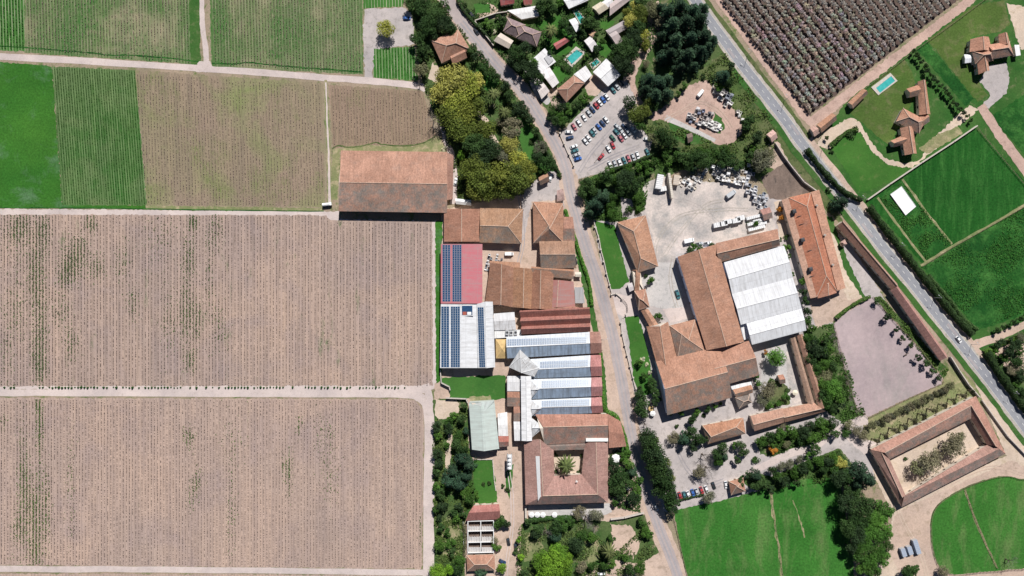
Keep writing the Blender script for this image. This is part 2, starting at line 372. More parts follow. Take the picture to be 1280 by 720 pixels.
ribbon('ditch', [(-8,57),(40,60),(62,62),(90,64),(112,66),(140,69),(165,69),(190,71),(215,73),(248,77)], 1.6, 'crop', 5, jit=.3)
ribbon('ditch', [(265,79),(290,80),(310,78),(330,80),(360,83),(400,86),(452,90)], 1.6, 'crop', 5, jit=.3)
ribbon('ditch', [(415,186),(423,182),(436,184),(455,182),(470,178),(480,181),(510,182),(530,178),(545,170)], 1.6, 'rough', 5, jit=.3)
ribbon('ditch', [(-8,259.5),(100,260),(182,261),(300,263),(405,264)], 1.4, 'crop', 6, jit=.2)
patch('lawn', [(553,472),(632,469),(633,498),(618,500),(590,499),(562,497),(563,486),(552,480)], 'brightlawn', 3)
patch('bare_ground', [(586,496),(612,494),(616,503),(588,504)], 'roughlight', 4, .8)
patch('rough_ground', [(541,500),(558,498),(585,500),(586,560),(590,572),(600,614),(590,640),(580,655),(581,720),(538,720),(540,600)], 'garden', 3)
patch('bare_ground', [(545,500),(572,500),(575,515),(560,523),(548,524),(543,516)], 'drysand', 4, .8)
patch('dirt_path', [(561,530),(566,545),(564,570),(560,592),(556,580),(558,555)], 'drysand', 4, .8)
patch('grass', [(548,655),(566,640),(574,660),(576,690),(560,698),(548,690)], 'roughlight', 4, .8)
patch('lawn', [(592,575),(616,575),(619,600),(622,628),(606,630),(592,628)], 'lawn', 4)
patch('lawn', [(632,590),(642,580),(640,604),(637,624),(632,610)], 'brightlawn', 4, .3)
patch('rough_ground', [(652,656),(664,648),(740,650),(766,652),(806,642),(816,655),(824,690),(800,705),(770,700),(720,722),(652,722),(650,700)], 'garden', 3)
patch('bare_ground', [(656,668),(672,664),(680,684),(670,700),(655,702)], 'roughlight', 4, .8)
patch('bare_ground', [(764,655),(790,658),(800,680),(792,695),(770,690),(756,700),(766,680)], 'dirt', 4, 1.6)
patch('bare_ground', [(730,675),(748,672),(748,700),(736,706)], 'roughlight', 4, .8)
patch('green_strip', [(706,256),(712,256),(736,346),(744,392),(756,460),(760,512),(790,560),(794,580),(786,580),(752,520),(746,440),(738,400)], 'verge', 5, .5)
patch('gravel_yard', [(456,11),(505,9),(516,20),(518,56),(485,60),(468,61),(465,98),(456,98),(454,40)], 'gravel', 3, .6)
# --- centre: base dirt either side of the lane
patch('dirt_ground', [(552,262),(700,235),(720,260),(745,330),(775,440),(800,560),(845,700),(852,728),(540,728),(543,480),(553,470)], 'dirt', 1)
patch('rough_ground', [(505,-8),(548,-8),(600,62),(645,115),(695,195),(703,225),(690,240),(568,252),(562,195),(547,150),(530,112),(520,50)], 'garden', 2)
ribbon('footpath', [(596,138),(607,150),(614,168),(624,186),(636,205),(640,220)], 6, 'drysand', 4, jit=.8)
ribbon('footpath', [(551,150),(556,172),(564,192),(568,215),(567,255)], (5,8), 'track', 4, jit=.5)
patch('bare_ground', [(540,78),(552,86),(548,105),(535,98)], 'drysand', 3, .6)
patch('lawn', [(594,82),(602,78),(614,92),(624,104),(612,118),(602,108)], 'brightlawn', 3)
patch('lawn', [(640,146),(652,147),(667,163),(674,178),(680,190),(694,214),(684,218),(664,202),(654,190),(648,170)], 'brightlawn', 3)
patch('bare_ground', [(655,238),(682,215),(700,214),(706,240),(712,262),(706,262),(700,250),(665,252),(655,300),(640,310),(652,262)], 'gravel', 3)
# --- village between the lane and the highway
patch('village_ground', [(568,-8),(866,-8),(905,62),(880,95),(820,120),(785,105),(702,162),(664,112),(622,66)], 'garden', 2)
patch('bare_ground', [(609,4),(640,18),(635,24),(600,24),(596,17)], 'dirt', 3, .6)
patch('vegetable_patch', [(592,5),(611,4),(613,16),(595,17)], 'brightlawn', 4)
patch('lawn', [(668,30),(700,18),(712,42),(728,60),(700,70),(680,62),(680,38)], 'lawn', 3)
patch('lawn', [(688,82),(708,84),(714,92),(700,103),(690,98)], 'lawn', 3)
patch('lawn', [(745,52),(768,56),(782,70),(770,78),(750,68)], 'lawn', 3)
patch('lawn', [(748,26),(770,26),(760,38),(748,34)], 'lawn', 3)
patch('paved_yard', [(684,112),(700,108),(712,130),(700,140),(690,134)], 'dirt', 4, .6)
patch('paved_yard', [(730,105),(742,92),(758,108),(748,118),(736,124)], 'dirt', 4, .6)
patch('paved_yard', [(655,88),(672,88),(690,126),(684,132),(668,118)], 'concrete', 3, .5)
patch('bare_ground', [(822,0),(830,22),(822,50),(802,78),(792,98),(778,110),(780,96),(796,64),(808,40),(812,8)], 'dirt', 3, 1.2)
patch('rough_ground', [(785,140),(815,108),(870,92),(906,64),(968,150),(1040,250),(1060,290),(1010,240),(975,246),(930,212),(830,205),(805,195)], 'rough', 2)
patch('dirt_yard', [(800,142),(826,137),(850,118),(862,106),(884,100),(893,112),(912,130),(926,150),(928,166),(917,178),(898,182),(878,170),(848,158),(830,150),(815,150)], 'pinkdirt', 4, .8)
patch('grass', [(893,140),(902,148),(906,160),(898,168),(890,158)], 'verge', 5, .6)
patch('grass', [(836,152),(890,178),(860,182),(840,172)], 'verge', 4, .6)
ribbon('concrete_path', [(832,147),(850,155),(870,164),(894,176)], (7,4.5), 'concrete', 6, jit=.15, smooth=False)
patch('car_park', [(700,168),(716,150),(768,98),(786,104),(796,128),(793,150),(815,176),(812,192),(762,214),(733,221),(722,224),(710,208)], 'gravel', 4, .5)
ribbon('access_track', [(795,60),(792,85),(790,105),(800,130),(812,142)], (6,9), 'pinkdirt', 3, jit=.8)
patch('rough_ground', [(724,226),(762,213),(815,190),(850,186),(862,207),(832,222),(812,226),(808,262),(776,278),(742,276),(726,240)], 'garden', 3)
patch('bare_ground', [(775,246),(790,250),(795,272),(778,272)], 'gravel', 4, .6)
# --- yard and centre right compound
patch('compound_ground', [(742,272),(975,240),(1060,300),(1110,380),(1040,400),(1075,520),(1095,600),(1060,590),(960,612),(842,640),(828,640),(790,520),(760,390)], 'gravel', 2)
patch('storage_yard', [(804,228),(830,221),(870,226),(930,230),(958,262),(972,287),(897,304),(862,313),(846,322),(824,330),(815,290),(806,262)], 'yard', 4)
patch('concrete_apron', [(824,328),(842,328),(852,362),(855,388),(826,386),(812,382),(806,362),(800,345)], 'concrete', 4, .4)
patch('concrete_apron', [(828,386),(856,384),(860,398),(838,404)], 'track', 5, .3)
patch('turned_soil', [(951,222),(968,212),(985,200),(1003,222),(1020,238),(975,250),(962,248)], 'darksoil', 4)
patch('bare_ground', [(960,180),(972,176),(985,200),(968,212),(955,205)], 'dirt', 4)
patch('bare_ground', [(968,252),(978,250),(985,300),(975,300)], 'drysand', 4)
patch('lawn', [(744,276),(768,281),(786,352),(774,361),(762,361),(752,315)], 'lawn', 5)
patch('lawn', [(781,397),(797,393),(806,423),(812,450),(818,490),(802,496),(793,478),(788,440)], 'lawn', 5)
patch('gate_court', [(760,366),(776,368),(795,372),(800,394),(782,396),(768,392)], 'track', 5, .3)
patch('dirt_court', [(1010,372),(1060,352),(1082,378),(1042,402),(1020,410)], 'dirt', 4)
patch('grass', [(1018,272),(1040,270),(1050,300),(1062,330),(1082,372),(1070,372),(1048,330)], 'verge', 3)
patch('dirt_court', [(1022,262),(1045,300),(1056,338),(1078,372),(1060,376),(1050,350)], 'drysand', 4)
patch('garden_ground', [(1003,412),(1042,404),(1062,460),(1085,520),(1055,530),(1030,512)], 'garden', 3)
patch('garden_court', [(955,440),(985,428),(1005,500),(955,512),(945,500),(952,470)], 'concrete', 3, .4)
patch('lawn', [(962,472),(984,482),(988,505),(956,512),(955,490)], 'rough', 5)
patch('drysand_court', [(982,440),(990,440),(1004,500),(990,506),(984,470)], 'yard', 5, .3)
patch('lawn', [(895,562),(920,556),(930,560),(930,572),(915,580),(900,580),(892,572)], 'lawn', 4)
patch('garden_ground', [(945,550),(1030,528),(1045,532),(1040,545),(1000,562),(970,572),(950,568)], 'garden', 3)
patch('garden_ground', [(918,592),(935,588),(965,596),(1010,575),(1050,560),(1072,590),(1050,600),(960,614),(940,612)], 'garden', 3)
ribbon('footpath', [(930,595),(955,582),(985,568),(1020,556),(1046,540),(1068,528),(1085,525)], (8,12), 'track', 5, jit=.5)
patch('footpath', [(1046,536),(1058,530),(1072,545),(1110,560),(1090,575),(1070,560)], 'track', 5)
patch('car_park', [(826,545),(870,528),(900,560),(935,552),(945,570),(930,592),(912,605),(885,612),(838,624),(832,600)], 'gravel', 5)
# --- paddocks at the bottom right
patch('paddock', [(842,638),(900,626),(960,610),(1030,593),(1052,610),(1058,650),(1066,690),(1068,730),(860,730)], 'paddock', 4)
ribbon('worn_track', [(963,615),(968,650),(974,690),(978,726)], 3, 'roughlight', 6, jit=.7)
ribbon('worn_track', [(991,625),(1000,650),(1006,672)], 1.6, 'roughlight', 6, jit=.5)
patch('dirt_drive', [(1078,545),(1100,560),(1130,625),(1258,570),(1215,470),(1290,560),(1290,730),(1060,730),(1110,700),(1115,640),(1095,600)], 'drysand', 4)
patch('dirt_drive', [(1130,636),(1265,575),(1290,590),(1290,730),(1130,730),(1112,690),(1118,645)], 'dirt', 5)
EL = [(1163,655),(1166,640),(1176,627),(1204,610),(1230,600),(1254,595),(1272,598),(1290,610),(1290,700),(1260,712),(1225,715),(1193,718),(1174,709),(1165,684)]
patch('paddock', [tuple(a) for a in smoothline(EL+[EL[0]], 4)[:-1]], 'paddock', 6, .2)
ribbon('worn_track', [(1206,612),(1215,640),(1230,675),(1246,710)], 2.6, 'roughlight', 7, jit=.4)
patch('arena_sand', [(1042,405),(1055,393),(1090,371),(1112,395),(1148,435),(1178,473),(1177,480),(1130,500),(1086,521),(1072,512),(1062,480),(1048,436)], 'sand', 6, .4)
patch('rough_ground', [(1086,522),(1178,479),(1190,452),(1240,500),(1100,562),(1075,545)], 'roughlight', 3)
patch('bare_ground', [(1086,530),(1185,480),(1218,492),(1100,556)], 'roughlight', 5, .8)
patch('rough_ground', [(1092,372),(1100,370),(1185,462),(1180,474),(1150,436)], 'garden', 4)
# --- right of the highway
patch('orchard_ground', [(888,-8),(900,-8),(1013,146),(1215,-8),(1232,-8),(1062,124),(1030,150),(1014,160),(1000,146)], 'pinkdirt', 3)
patch('orchard_soil', [(896,-8),(1012,144),(1208,-8)], 'orchardsoil', 4)
patch('grass', [(1060,124),(1222,-8),(1290,-8),(1290,420),(1220,440),(1020,180)], 'verge', 2)
patch('crop_strip', [(1146,62),(1157,50),(1217,123),(1207,133)], 'crop', 4)
patch('lawn', [(1062,140),(1096,100),(1130,75),(1140,90),(1146,110),(1136,138),(1122,160),(1112,182),(1096,170)], 'olivelawn', 4)
patch('lawn', [(1160,50),(1218,6),(1255,0),(1262,30),(1250,40),(1214,46),(1212,90),(1235,118),(1222,128)], 'olivelawn', 4)
patch('bare_ground', [(1258,4),(1290,10),(1290,60),(1276,62),(1268,40)], 'drysand', 5)
patch('gravel_court', [(1224,100),(1236,82),(1258,78),(1262,100),(1258,116),(1236,136),(1226,132),(1238,120)], 'gravel', 5)
patch('field', [(1238,146),(1290,112),(1290,204)], 'crop', 5)
ribbon('dirt_road', [(1226,132),(1236,148),(1252,172),(1268,193),(1292,225)], (11,13), 'pinkdirt', 6, jit=.4)
patch('dirt_drive', [(1020,182),(1030,165),(1062,147),(1074,152),(1088,176),(1104,196),(1130,205),(1150,200),(1160,184),(1170,170),(1198,143),(1212,132),(1224,136),(1206,152),(1172,184),(1140,210),(1110,207),(1090,190),(1075,164),(1056,172),(1036,186)], 'drysand', 5, .7)
patch('lawn', [(1038,184),(1056,170),(1070,163),(1076,168),(1090,190),(1110,206),(1134,211),(1128,220),(1088,238),(1074,240),(1056,212)], 'lawn', 5)
patch('rough_ground', [(1148,186),(1172,168),(1198,158),(1204,166),(1160,192)], 'roughlight', 6)
patch('field', [(1084,250),(1219,160),(1290,236),(1290,248),(1154,331)], 'cropline', 5)
patch('field', [(1100,247),(1128,226),(1190,304),(1158,326)], 'crop', 6)
patch('field', [(1153,334),(1290,253),(1290,390),(1222,414),(1196,380)], 'crop', 5)
ribbon('field_path', [(1097,247),(1125,285),(1157,327)], 2.6, 'roughlight', 8, jit=.4)
ribbon('field_path', [(1128,224),(1158,265),(1190,305)], 3, 'roughlight', 8, jit=.4)
ribbon('field_path', [(1151,332),(1190,308),(1240,280),(1292,250)], 3, 'roughlight', 8, jit=.3)
ribbon('dirt_road', [(1206,437),(1222,430),(1250,420),(1292,400)], (12,9), 'dirt', 6, jit=.4)
patch('rough_ground', [(1222,440),(1290,410),(1290,540),(1262,498)], 'garden', 4)
patch('dirt_yard', [(1240,436),(1290,415),(1290,470),(1262,470)], 'dirt', 5, 1.5)
# --- roads on top
ribbon('lane_verge', LN[:11], 20, 'dirt', 6, jit=.6)
ribbon('lane_verge', LN[10:], 24, 'dirt', 6, jit=.6)
ribbon('village_lane', LN[:6], (16,15), 'lane', 8, jit=.2)
ribbon('village_lane', LN[5:13], (15,14), 'lane', 8, jit=.2)
ribbon('village_lane', LN[12:], (15,12.5), 'lane', 8, jit=.2)
ribbon('worn_wheel_track', LN[2:], 2.2, 'lane_grey', 9, off=-2.2, jit=.25)
ribbon('worn_wheel_track', LN[2:], 2.0, 'lane_grey', 9, off=2.4, jit=.25)
ribbon('road_shoulder', HW, 19, 'shoulder', 8, jit=.35)
ribbon('road_shoulder', HW[6:], 6, 'dirt', 8, off=-11.5, jit=.5)
ribbon('highway', HW, 12.6, 'asphalt', 9, jit=.06)
ribbon('roadside_grass', HW[3:], (9,7.5), 'verge', 7, off=12.2, jit=.4)
ribbon('roadside_grass', HW[:7], 5, 'rough', 7, off=-12, jit=.5)
mb = MB(); q = smoothline(HW, 8)
for off, ww in ((5.9,.2),(-5.9,.2)):
    e = offset_line(q, off)
    for a, b in zip(e, e[1:]):
        d = (b-a).normalized(); nn = Vector((-d.y,d.x))*ww
        mb.poly([P(*(a+nn),.19), P(*(a-nn),.19), P(*(b-nn),.19), P(*(b+nn),.19)])
acc = 0
for a, b in zip(q, q[1:]):
    d = (b-a); L = d.length; s_ = 0; d.normalize(); nn = Vector((-d.y,d.x))*.28
    while s_ < L:
        if (acc+s_) % 11 < 4.5:
            c = a+d*s_; e = a+d*min(L, s_+.5); mb.poly([P(*(c+nn),.19), P(*(c-nn),.19), P(*(e-nn),.19), P(*(e+nn),.19)])
        s_ += .5
    acc += L
tag(mb.build('road_markings', ['marking']), kind='structure')

# ---------------------------------------------------------------- vines
def vines(label, cat, poly, x0, x1, spacing, drift, mat, step=.8, r=.21, h=.7, gap=.14, seed=1):
    """rows run down the photo; drift = px of x per px of y"""
    rn = np.random.default_rng(seed); pts = []
    xa = 640-drift*(360-poly[0][1]); x = xa+spacing*(math.ceil((x0-xa)/spacing)+.5)
    while x < x1:
        ys = np.arange(-6, 730, step/S)
        for y in ys:
            xx = x+drift*(y-poly[0][1])
            if inpoly(xx, y, poly) and rn.random() > gap+.28*max(0, math.sin(xx*.9+seed)+math.sin(y*.05+xx*.31)+math.sin(xx*.017-y*.03)-.6): pts.append((xx+rn.normal(0,.06), y+rn.normal(0,.3)))
        x += spacing
    pts = np.array(pts); n = len(pts)
    wx = (pts[:,0]-640)*S; wy = (360-pts[:,1])*S
    hh = h*rn.uniform(.75,1.2,n); rr = r*rn.uniform(.6,1.35,n); ry = rr*rn.uniform(1.0,1.9,n)
    base = np.zeros((n,6,3)); base[:,:,0] = wx[:,None]; base[:,:,1] = wy[:,None]
    base[:,0,2] = 0.05; base[:,5,2] = hh
    for k,(dx,dy) in enumerate(((1,0),(0,1),(-1,0),(0,-1))):
        base[:,1+k,0] += dx*rr*rn.uniform(.7,1.3,n); base[:,1+k,1] += dy*ry; base[:,1+k,2] = hh*rn.uniform(.5,.85,n)
    idx = []
    for a,b in ((1,2),(2,3),(3,4),(4,1)): idx += [[0,b,a],[5,a,b]]
    F = (np.array(idx)[None]+(np.arange(n)*6)[:,None,None]).reshape(-1,3)
    me = bpy.data.meshes.new('vine_rows'); me.vertices.add(n*6); me.vertices.foreach_set('co', base.reshape(-1))
    me.loops.add(F.size); me.loops.foreach_set('vertex_index', F.reshape(-1).astype(np.int32))
    me.polygons.add(len(F)); me.polygons.foreach_set('loop_start', (np.arange(len(F))*3).astype(np.int32))
    me.update(calc_edges=True); me.materials.append(M[mat])
    return tag(link('vine_rows', me), label, cat, kind='stuff')
vines('leafless brown vines in the large left field under the long barn', 'vines', [(-4,268),(408,269),(412,277),(540,279),(541,482),(-4,482)], -3, 542, 4, 0, 'vine', seed=2)
vines('leafless vines in the bottom left field beside the hedge track', 'vines', [(-4,499),(505,500),(522,505),(528,514),(526,709),(-4,705)], -3, 530, 3.9, 0, 'vine', seed=3)
vines('vines in the striped green block left of the brown vineyard', 'vines', [(66,85),(168,90),(182,254),(79,255)], 58, 186, 3.1, .078, 'vinegreen', r=.2, h=.5, seed=4)
vines('low brown vines in the olive block left of the grass track', 'vines', [(170,92),(402,106),(404,257),(184,255)], 160, 410, 3.7, .04, 'vine', r=.2, seed=5)
vines('brown vines in the small block above the long barn', 'vines', [(413,109),(526,117),(538,150),(540,168),(520,180),(455,178),(418,182)], 408, 545, 3.7, .03, 'vine', r=.2, seed=6)
vines('vines in the grassy block along the top left edge', 'vines', [(34,-4),(236,-4),(237,78),(34,62)], 30, 240, 3.75, .03, 'vine', r=.22, seed=7)
vines('vines in the grassy block right of the top farm track', 'vines', [(265,-4),(451,-4),(452,90),(266,80)], 262, 454, 3.75, .03, 'vine', r=.22, seed=8)
vines('bright green vines in the top left corner block', 'vines', [(-4,-4),(29,-4),(30,60),(-4,60)], -4, 32, 3.75, .03, 'vinegreen', r=.3, seed=9)
vines('vines in the tiny block under the gravel yard', 'vines', [(468,62),(518,60),(520,98),(469,95)], 460, 522, 3.75, .03, 'vinegreen', r=.2, seed=10)
def weeds(label, cl, col, seed, size=(.2,.46), y0=268, y1=483):
    rn = np.random.default_rng(seed); XY = []
    for x, y, sx, sy, n in cl:
        xx = np.round(rn.normal(x, sx, n)/4)*4+1.6+rn.normal(0,.55,n); XY.append(np.stack([xx, rn.normal(y, sy, n)],1))
    XY = np.concatenate(XY); XY = XY[(XY[:,1] > y0) & (XY[:,1] < y1) & (XY[:,0] < 526)]; n = len(XY); c = np.stack([(XY[:,0]-640)*S,(360-XY[:,1])*S,rn.uniform(.08,.3,n)],1)
    nr = rn.normal(size=(n,3))*.35+np.array([0,0,1]); nr /= np.linalg.norm(nr,axis=1)[:,None]
    u = np.cross(nr, rn.normal(size=(n,3))); u /= np.linalg.norm(u,axis=1)[:,None]; vv = np.cross(nr,u); sz = rn.uniform(*size,n)[:,None]
    V = np.stack([c-u*sz, c-vv*sz*.7, c+u*sz, c+vv*sz*.7],1).reshape(-1,3)
    me = bpy.data.meshes.new('weeds'); me.from_pydata(V.tolist(), [], [(4*i,4*i+1,4*i+2,4*i+3) for i in range(n)])
    at = me.attributes.new('tint','FLOAT','POINT'); at.data.foreach_set('value', np.repeat(rn.uniform(0,1,n),4).astype(np.float32)); me.materials.append(M['leaf'])
    tag(link('weeds', me, None, None, col), label, 'weeds', kind='stuff')
weeds('green weed streaks in the big vineyard under the long barn', [(22,285,9,10,700),(52,290,5,14,500),(45,330,6,22,600),(88,330,7,12,900),(98,312,6,10,400),(80,345,5,8,300),(118,335,6,9,300),(42,360,6,26,500),(50,400,4,30,700),(46,440,5,18,700),(50,460,4,10,350),(18,385,7,20,350),(75,385,7,16,300),(88,430,5,12,260),(112,280,5,6,240),(165,380,5,12,180),(152,330,6,14,200),(235,325,5,16,400),(232,390,5,20,650),(245,400,4,14,300),(236,450,4,8,260),(240,278,3,6,260),(268,290,6,12,260),(210,400,6,24,260),(272,410,6,20,240),(200,300,12,20,240),(8,440,6,30,260),(30,310,16,26,400),(260,350,3,30,200)], (.075,.125,.05), 21)
weeds('green weed streaks in the bottom left vineyard', [(48,530,2,20,500),(45,500,2,10,160),(26,600,3,35,600),(33,620,3,30,500),(40,650,3,25,450),(46,640,3,34,600),(56,640,3,28,400),(24,660,6,14,500),(42,690,4,10,300),(4,528,2,6,60),(235,545,4,8,160),(245,600,4,10,120),(238,620,3,10,80),(360,590,1.5,16,200),(354,585,1.2,9,90),(372,530,2,8,60),(405,550,8,20,160),(410,600,6,16,120),(288,640,4,30,160),(525,660,2,10,80),(88,600,3,40,160),(290,560,8,20,120)], (.085,.14,.05), 22, y0=499, y1=706)
# small bushes at the foot of the rows
bm_ = MB()
for k in range(7):
    a = k*2.4; bm_.box((.28*math.cos(a), .28*math.sin(a), .35+.1*(k%3)), (.5,.5,.7), a, 0, .55)
bush_mesh = bm_.mesh('row_end_bush', ['vinegreen'])
xs = [x for x in range(2,512,4) if R.random() < .68]
for i, x in enumerate(xs):
    o = link('row_end_bush', bush_mesh, None, P(x, 484.3+R.uniform(-.5,.5)))
    s_ = R.uniform(.55,1.1); o.scale = (s_, s_*1.1, s_*1.4); o.rotation_euler = (0,0,R.uniform(0,6))
    tag(o, f'small dark bush, {ordinal(i+1)} from the left along the middle farm road', 'bush', 'bushes at the foot of the vine rows')
# ================================================================ BUILDINGS
EPS = [0]
def inset(q, d):
    """offset a convex quad inward by d (2-D)"""
    n = len(q); c = sum(q, Vector((0,0)))/n; L = []
    for i in range(n):
        a, b = q[i], q[(i+1) % n]; dr = (b-a).normalized(); nn = Vector((-dr.y, dr.x))
        if nn.dot(c-a) < 0: nn = -nn
        L.append((a+nn*d, dr))
    o = []
    for i in range(n):
        (p1, d1), (p2, d2) = L[i-1], L[i]
        cr = d1.x*d2.y-d1.y*d2.x
        o.append(p1 if abs(cr) < 1e-4 else p1+d1*(((p2-p1).x*d2.y-(p2-p1).y*d2.x)/cr))
    return o
def B(q, e, r, ends='gg', col=(.40,.235,.165), mats=('tile','tile_old_shaded'), t=(.5,.5), ridge=None, over=.45, cap='ridge', wall=(.62,.55,.47), win=True, hipk=1.0, label=None):
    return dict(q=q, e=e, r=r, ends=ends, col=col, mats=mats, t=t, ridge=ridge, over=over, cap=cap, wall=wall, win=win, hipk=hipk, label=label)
CL = (.40,.235,.165)
wmb = MB(); wmb.box((0,0,0), (1.3,.12,.1), 0).box((0,0,1.15), (1.3,.12,.1), 0).box((-.6,0,.575), (.1,.12,1.05)).box((.6,0,.575), (.1,.12,1.05)).box((0,0,.575), (.06,.1,1.05))
WIN = wmb.mesh('window', ['frame']); PANE = MB().box((0,.0,.575), (1.12,.04,1.06)).mesh('pane', ['glass'])
DOOR = MB().box((0,0,1.05), (1.1,.1,2.1)).box((-.3,-.06,1.5),(.35,.04,.8)).box((.3,-.06,1.5),(.35,.04,.8)).mesh('door', ['frame'])
HND = MB().box((.42,-.1,1.05), (.05,.1,.16)).mesh('handle', ['steel'])
def ridge_cap(parent, segs, kind, name='ridge_cap'):
    mb = MB()
    for a, b in segs:
        a = a+Vector((0,0,.03)); b = b+Vector((0,0,.03)); mb.tube(a, b, .21, .21, 6, 0)
    return mb.build(name, [kind], parent)
def block(root, o, s):
    EPS[0] = (EPS[0]+1) % 17; ee = EPS[0]*.011
    k_ = 1.45 if s['mats'][0] == 'tile' else 1.0
    e = s['e']+ee; r = e+(s['r']-s['e'])*k_; q = s['q']
    W = [P(x, y, e) for x, y in q]; off = Vector((o.x, o.y, 0))
    A, Bc, Cc, D = [p-off for p in W]
    t1, t2 = s['t']
    R1 = A.lerp(D, t1); R2 = Bc.lerp(Cc, t2); en = s['ends']
    if s['ridge']:
        R1, R2 = [P(x, y, r)-off for x, y in s['ridge']]
    else:
        ax = (R2-R1).normalized(); wd = ((D-A).length)/2*s['hipk']; w2 = ((Cc-Bc).length)/2*s['hipk']
        if en[0] == 'h': R1 = R1+ax*wd
        if en[1] == 'h': R2 = R2-ax*w2
        R1.z = R2.z = r
    flat = abs(s['r']-s['e']) < .02
    # roof ------------------------------------------------
    T = .16; dn = Vector((0,0,-T))
    if flat:
        top = [A,Bc,Cc,D]; vs = top+[p+dn for p in top]
        fs = [(0,1,2,3),(7,6,5,4)]+[(i,4+i,4+(i+1)%4,(i+1)%4) for i in range(4)]; mi = [0]*6
        par = []
    else:
        vs = [A,Bc,Cc,D,R1,R2]; vs = vs+[p+dn for p in vs]
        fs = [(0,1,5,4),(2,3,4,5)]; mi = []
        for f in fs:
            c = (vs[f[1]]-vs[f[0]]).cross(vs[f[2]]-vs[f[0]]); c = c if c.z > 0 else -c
            mi.append(1 if c.y < -.13*c.length else 0)  # slopes facing away from the sun take the second material
        hipf = [(3,0,4)] if en[0] in 'hm' else []; hipf += [(1,2,5)] if en[1] in 'hm' else []
        if en[0] == 'm': hipf = [f for f in hipf if f != (3,0,4)]
        if en[1] == 'm': hipf = [f for f in hipf if f != (1,2,5)]
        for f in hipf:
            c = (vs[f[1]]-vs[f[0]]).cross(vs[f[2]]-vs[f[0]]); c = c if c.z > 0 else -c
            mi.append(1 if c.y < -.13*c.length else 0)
        fs += hipf; k = len(fs)
        fs += [tuple(6+i for i in reversed(f)) for f in fs]; mi += [0]*k
        edge = [(0,1),(2,3)]
        edge += [(3,0)] if en[0] == 'h' else [(3,4),(4,0)]
        edge += [(1,2)] if en[1] == 'h' else [(1,5),(5,2)]
        for a, b in edge: fs.append((b,a,6+a,6+b)); mi.append(0)
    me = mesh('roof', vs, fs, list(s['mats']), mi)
    bm = bmesh.new(); bm.from_mesh(me); bmesh.ops.recalc_face_normals(bm, faces=bm.faces); bm.to_mesh(me); bm.free()
    l = me.uv_layers.new(name='UVMap'); me.update()
    for p in me.polygons:
        n = p.normal; u = Vector((0,0,1)).cross(n); u = u.normalized() if u.length > .02 else (Bc-A).normalized(); vv = n.cross(u)
        for li in p.loop_indices:
            c = me.vertices[me.loops[li].vertex_index].co; l.data[li].uv = (c.dot(u)+o.x, c.dot(vv)+o.y)
    roof = link('roof', me, root, None, s['col'])
    if s['label']: roof['label'] = s['label']
    if s['cap'] and not flat:
        sg = [(R1, R2)]
        if en[0] == 'h': sg += [(R1, A), (R1, D)]
        if en[1] == 'h': sg += [(R2, Bc), (R2, Cc)]
        ridge_cap(roof, sg, s['cap'])
    # walls -----------------------------------------------
    q2 = inset([Vector((p.x,p.y)) for p in (A,Bc,Cc,D)], s['over'])
    lo = [Vector((p.x,p.y,-.05)) for p in q2]; ze = e-.14
    hi = [Vector((p.x,p.y,ze)) for p in q2]
    if flat or s['win'] == 'open' or 'm' in en:
        mb = MB(); mb.v = lo+hi; mb.f = [(i,(i+1)%4,4+(i+1)%4,4+i) for i in range(4)]+[(4,5,6,7)]; mb.m = [0]*5
    else:
        def tm(a,b,c0,c1,R_):   # matching ridge foot on the inset outline
            k = ((R_-c0).dot(c1-c0))/max(1e-6,(c1-c0).length_squared); k = min(.95,max(.05,k)); return a.lerp(b,k)
        r1 = R1.copy(); r2 = R2.copy(); ax = (R2-R1).normalized()
        if en[0] != 'h': r1 = tm(hi[0],hi[3],A,D,R1)
        if en[1] != 'h': r2 = tm(hi[1],hi[2],Bc,Cc,R2)
        r1.z = r2.z = r-.3
        mb = MB(); mb.v = lo+hi+[r1,r2]
        mb.f = [(0,1,5,4),(1,2,6,9,5) if en[1] != 'h' else (1,2,6,5),(2,3,7,6),(3,0,4,8,7) if en[0] != 'h' else (3,0,4,7),(4,5,9,8),(6,7,8,9)]
        if en[0] == 'h': mb.f.append((7,4,8))
        if en[1] == 'h': mb.f.append((5,6,9))
        mb.m = [0]*len(mb.f)
    me = mb.mesh('wall', ['wall'])
    bm = bmesh.new(); bm.from_mesh(me); bmesh.ops.recalc_face_normals(bm, faces=bm.faces); bm.to_mesh(me); bm.free()
    link('wall', me, root, None, s['wall'])
    if s['win'] is True and e > 2.2:
        cc = sum(q2, Vector((0,0)))/4; door = False
        for i in (0, 2):
            a, b = q2[i], q2[(i+1) % 4]; L = (b-a).length; n_ = min(7, int(L/6))
            if L < 5: continue
            n_ = max(1, n_); an = math.atan2((b-a).y, (b-a).x); nn = Vector((-(b-a).y, (b-a).x)).normalized()
            if nn.dot(a-cc) < 0: nn = -nn
            rz = math.atan2(nn.y, nn.x)+math.pi/2
            for k in range(n_):
                p = a.lerp(b, (k+.5)/n_)+nn*.03
                if not door and k == n_//2:
                    dd = link('door', DOOR, root, (p.x,p.y,.0)); dd.rotation_euler = (0,0,rz); link('handle', HND, dd); door = True
                else:
                    wo = link('window', WIN, root, (p.x,p.y,1.1)); wo.rotation_euler = (0,0,rz); link('pane', PANE, wo)
    return roof, (A,Bc,Cc,D,R1,R2)
def house(name, label, cat, blocks, group=None):
    if isinstance(blocks, dict): blocks = [blocks]
    cx = sum(p[0] for b in blocks for p in b['q'])/4/len(blocks); cy = sum(p[1] for b in blocks for p in b['q'])/4/len(blocks)
    o = P(cx, cy, 0); root = thing(name, label, cat, o, 0, group); root['_o'] = 0; del root['_o']
    res = [block(root, o, b) for b in blocks]
    return root, o, res
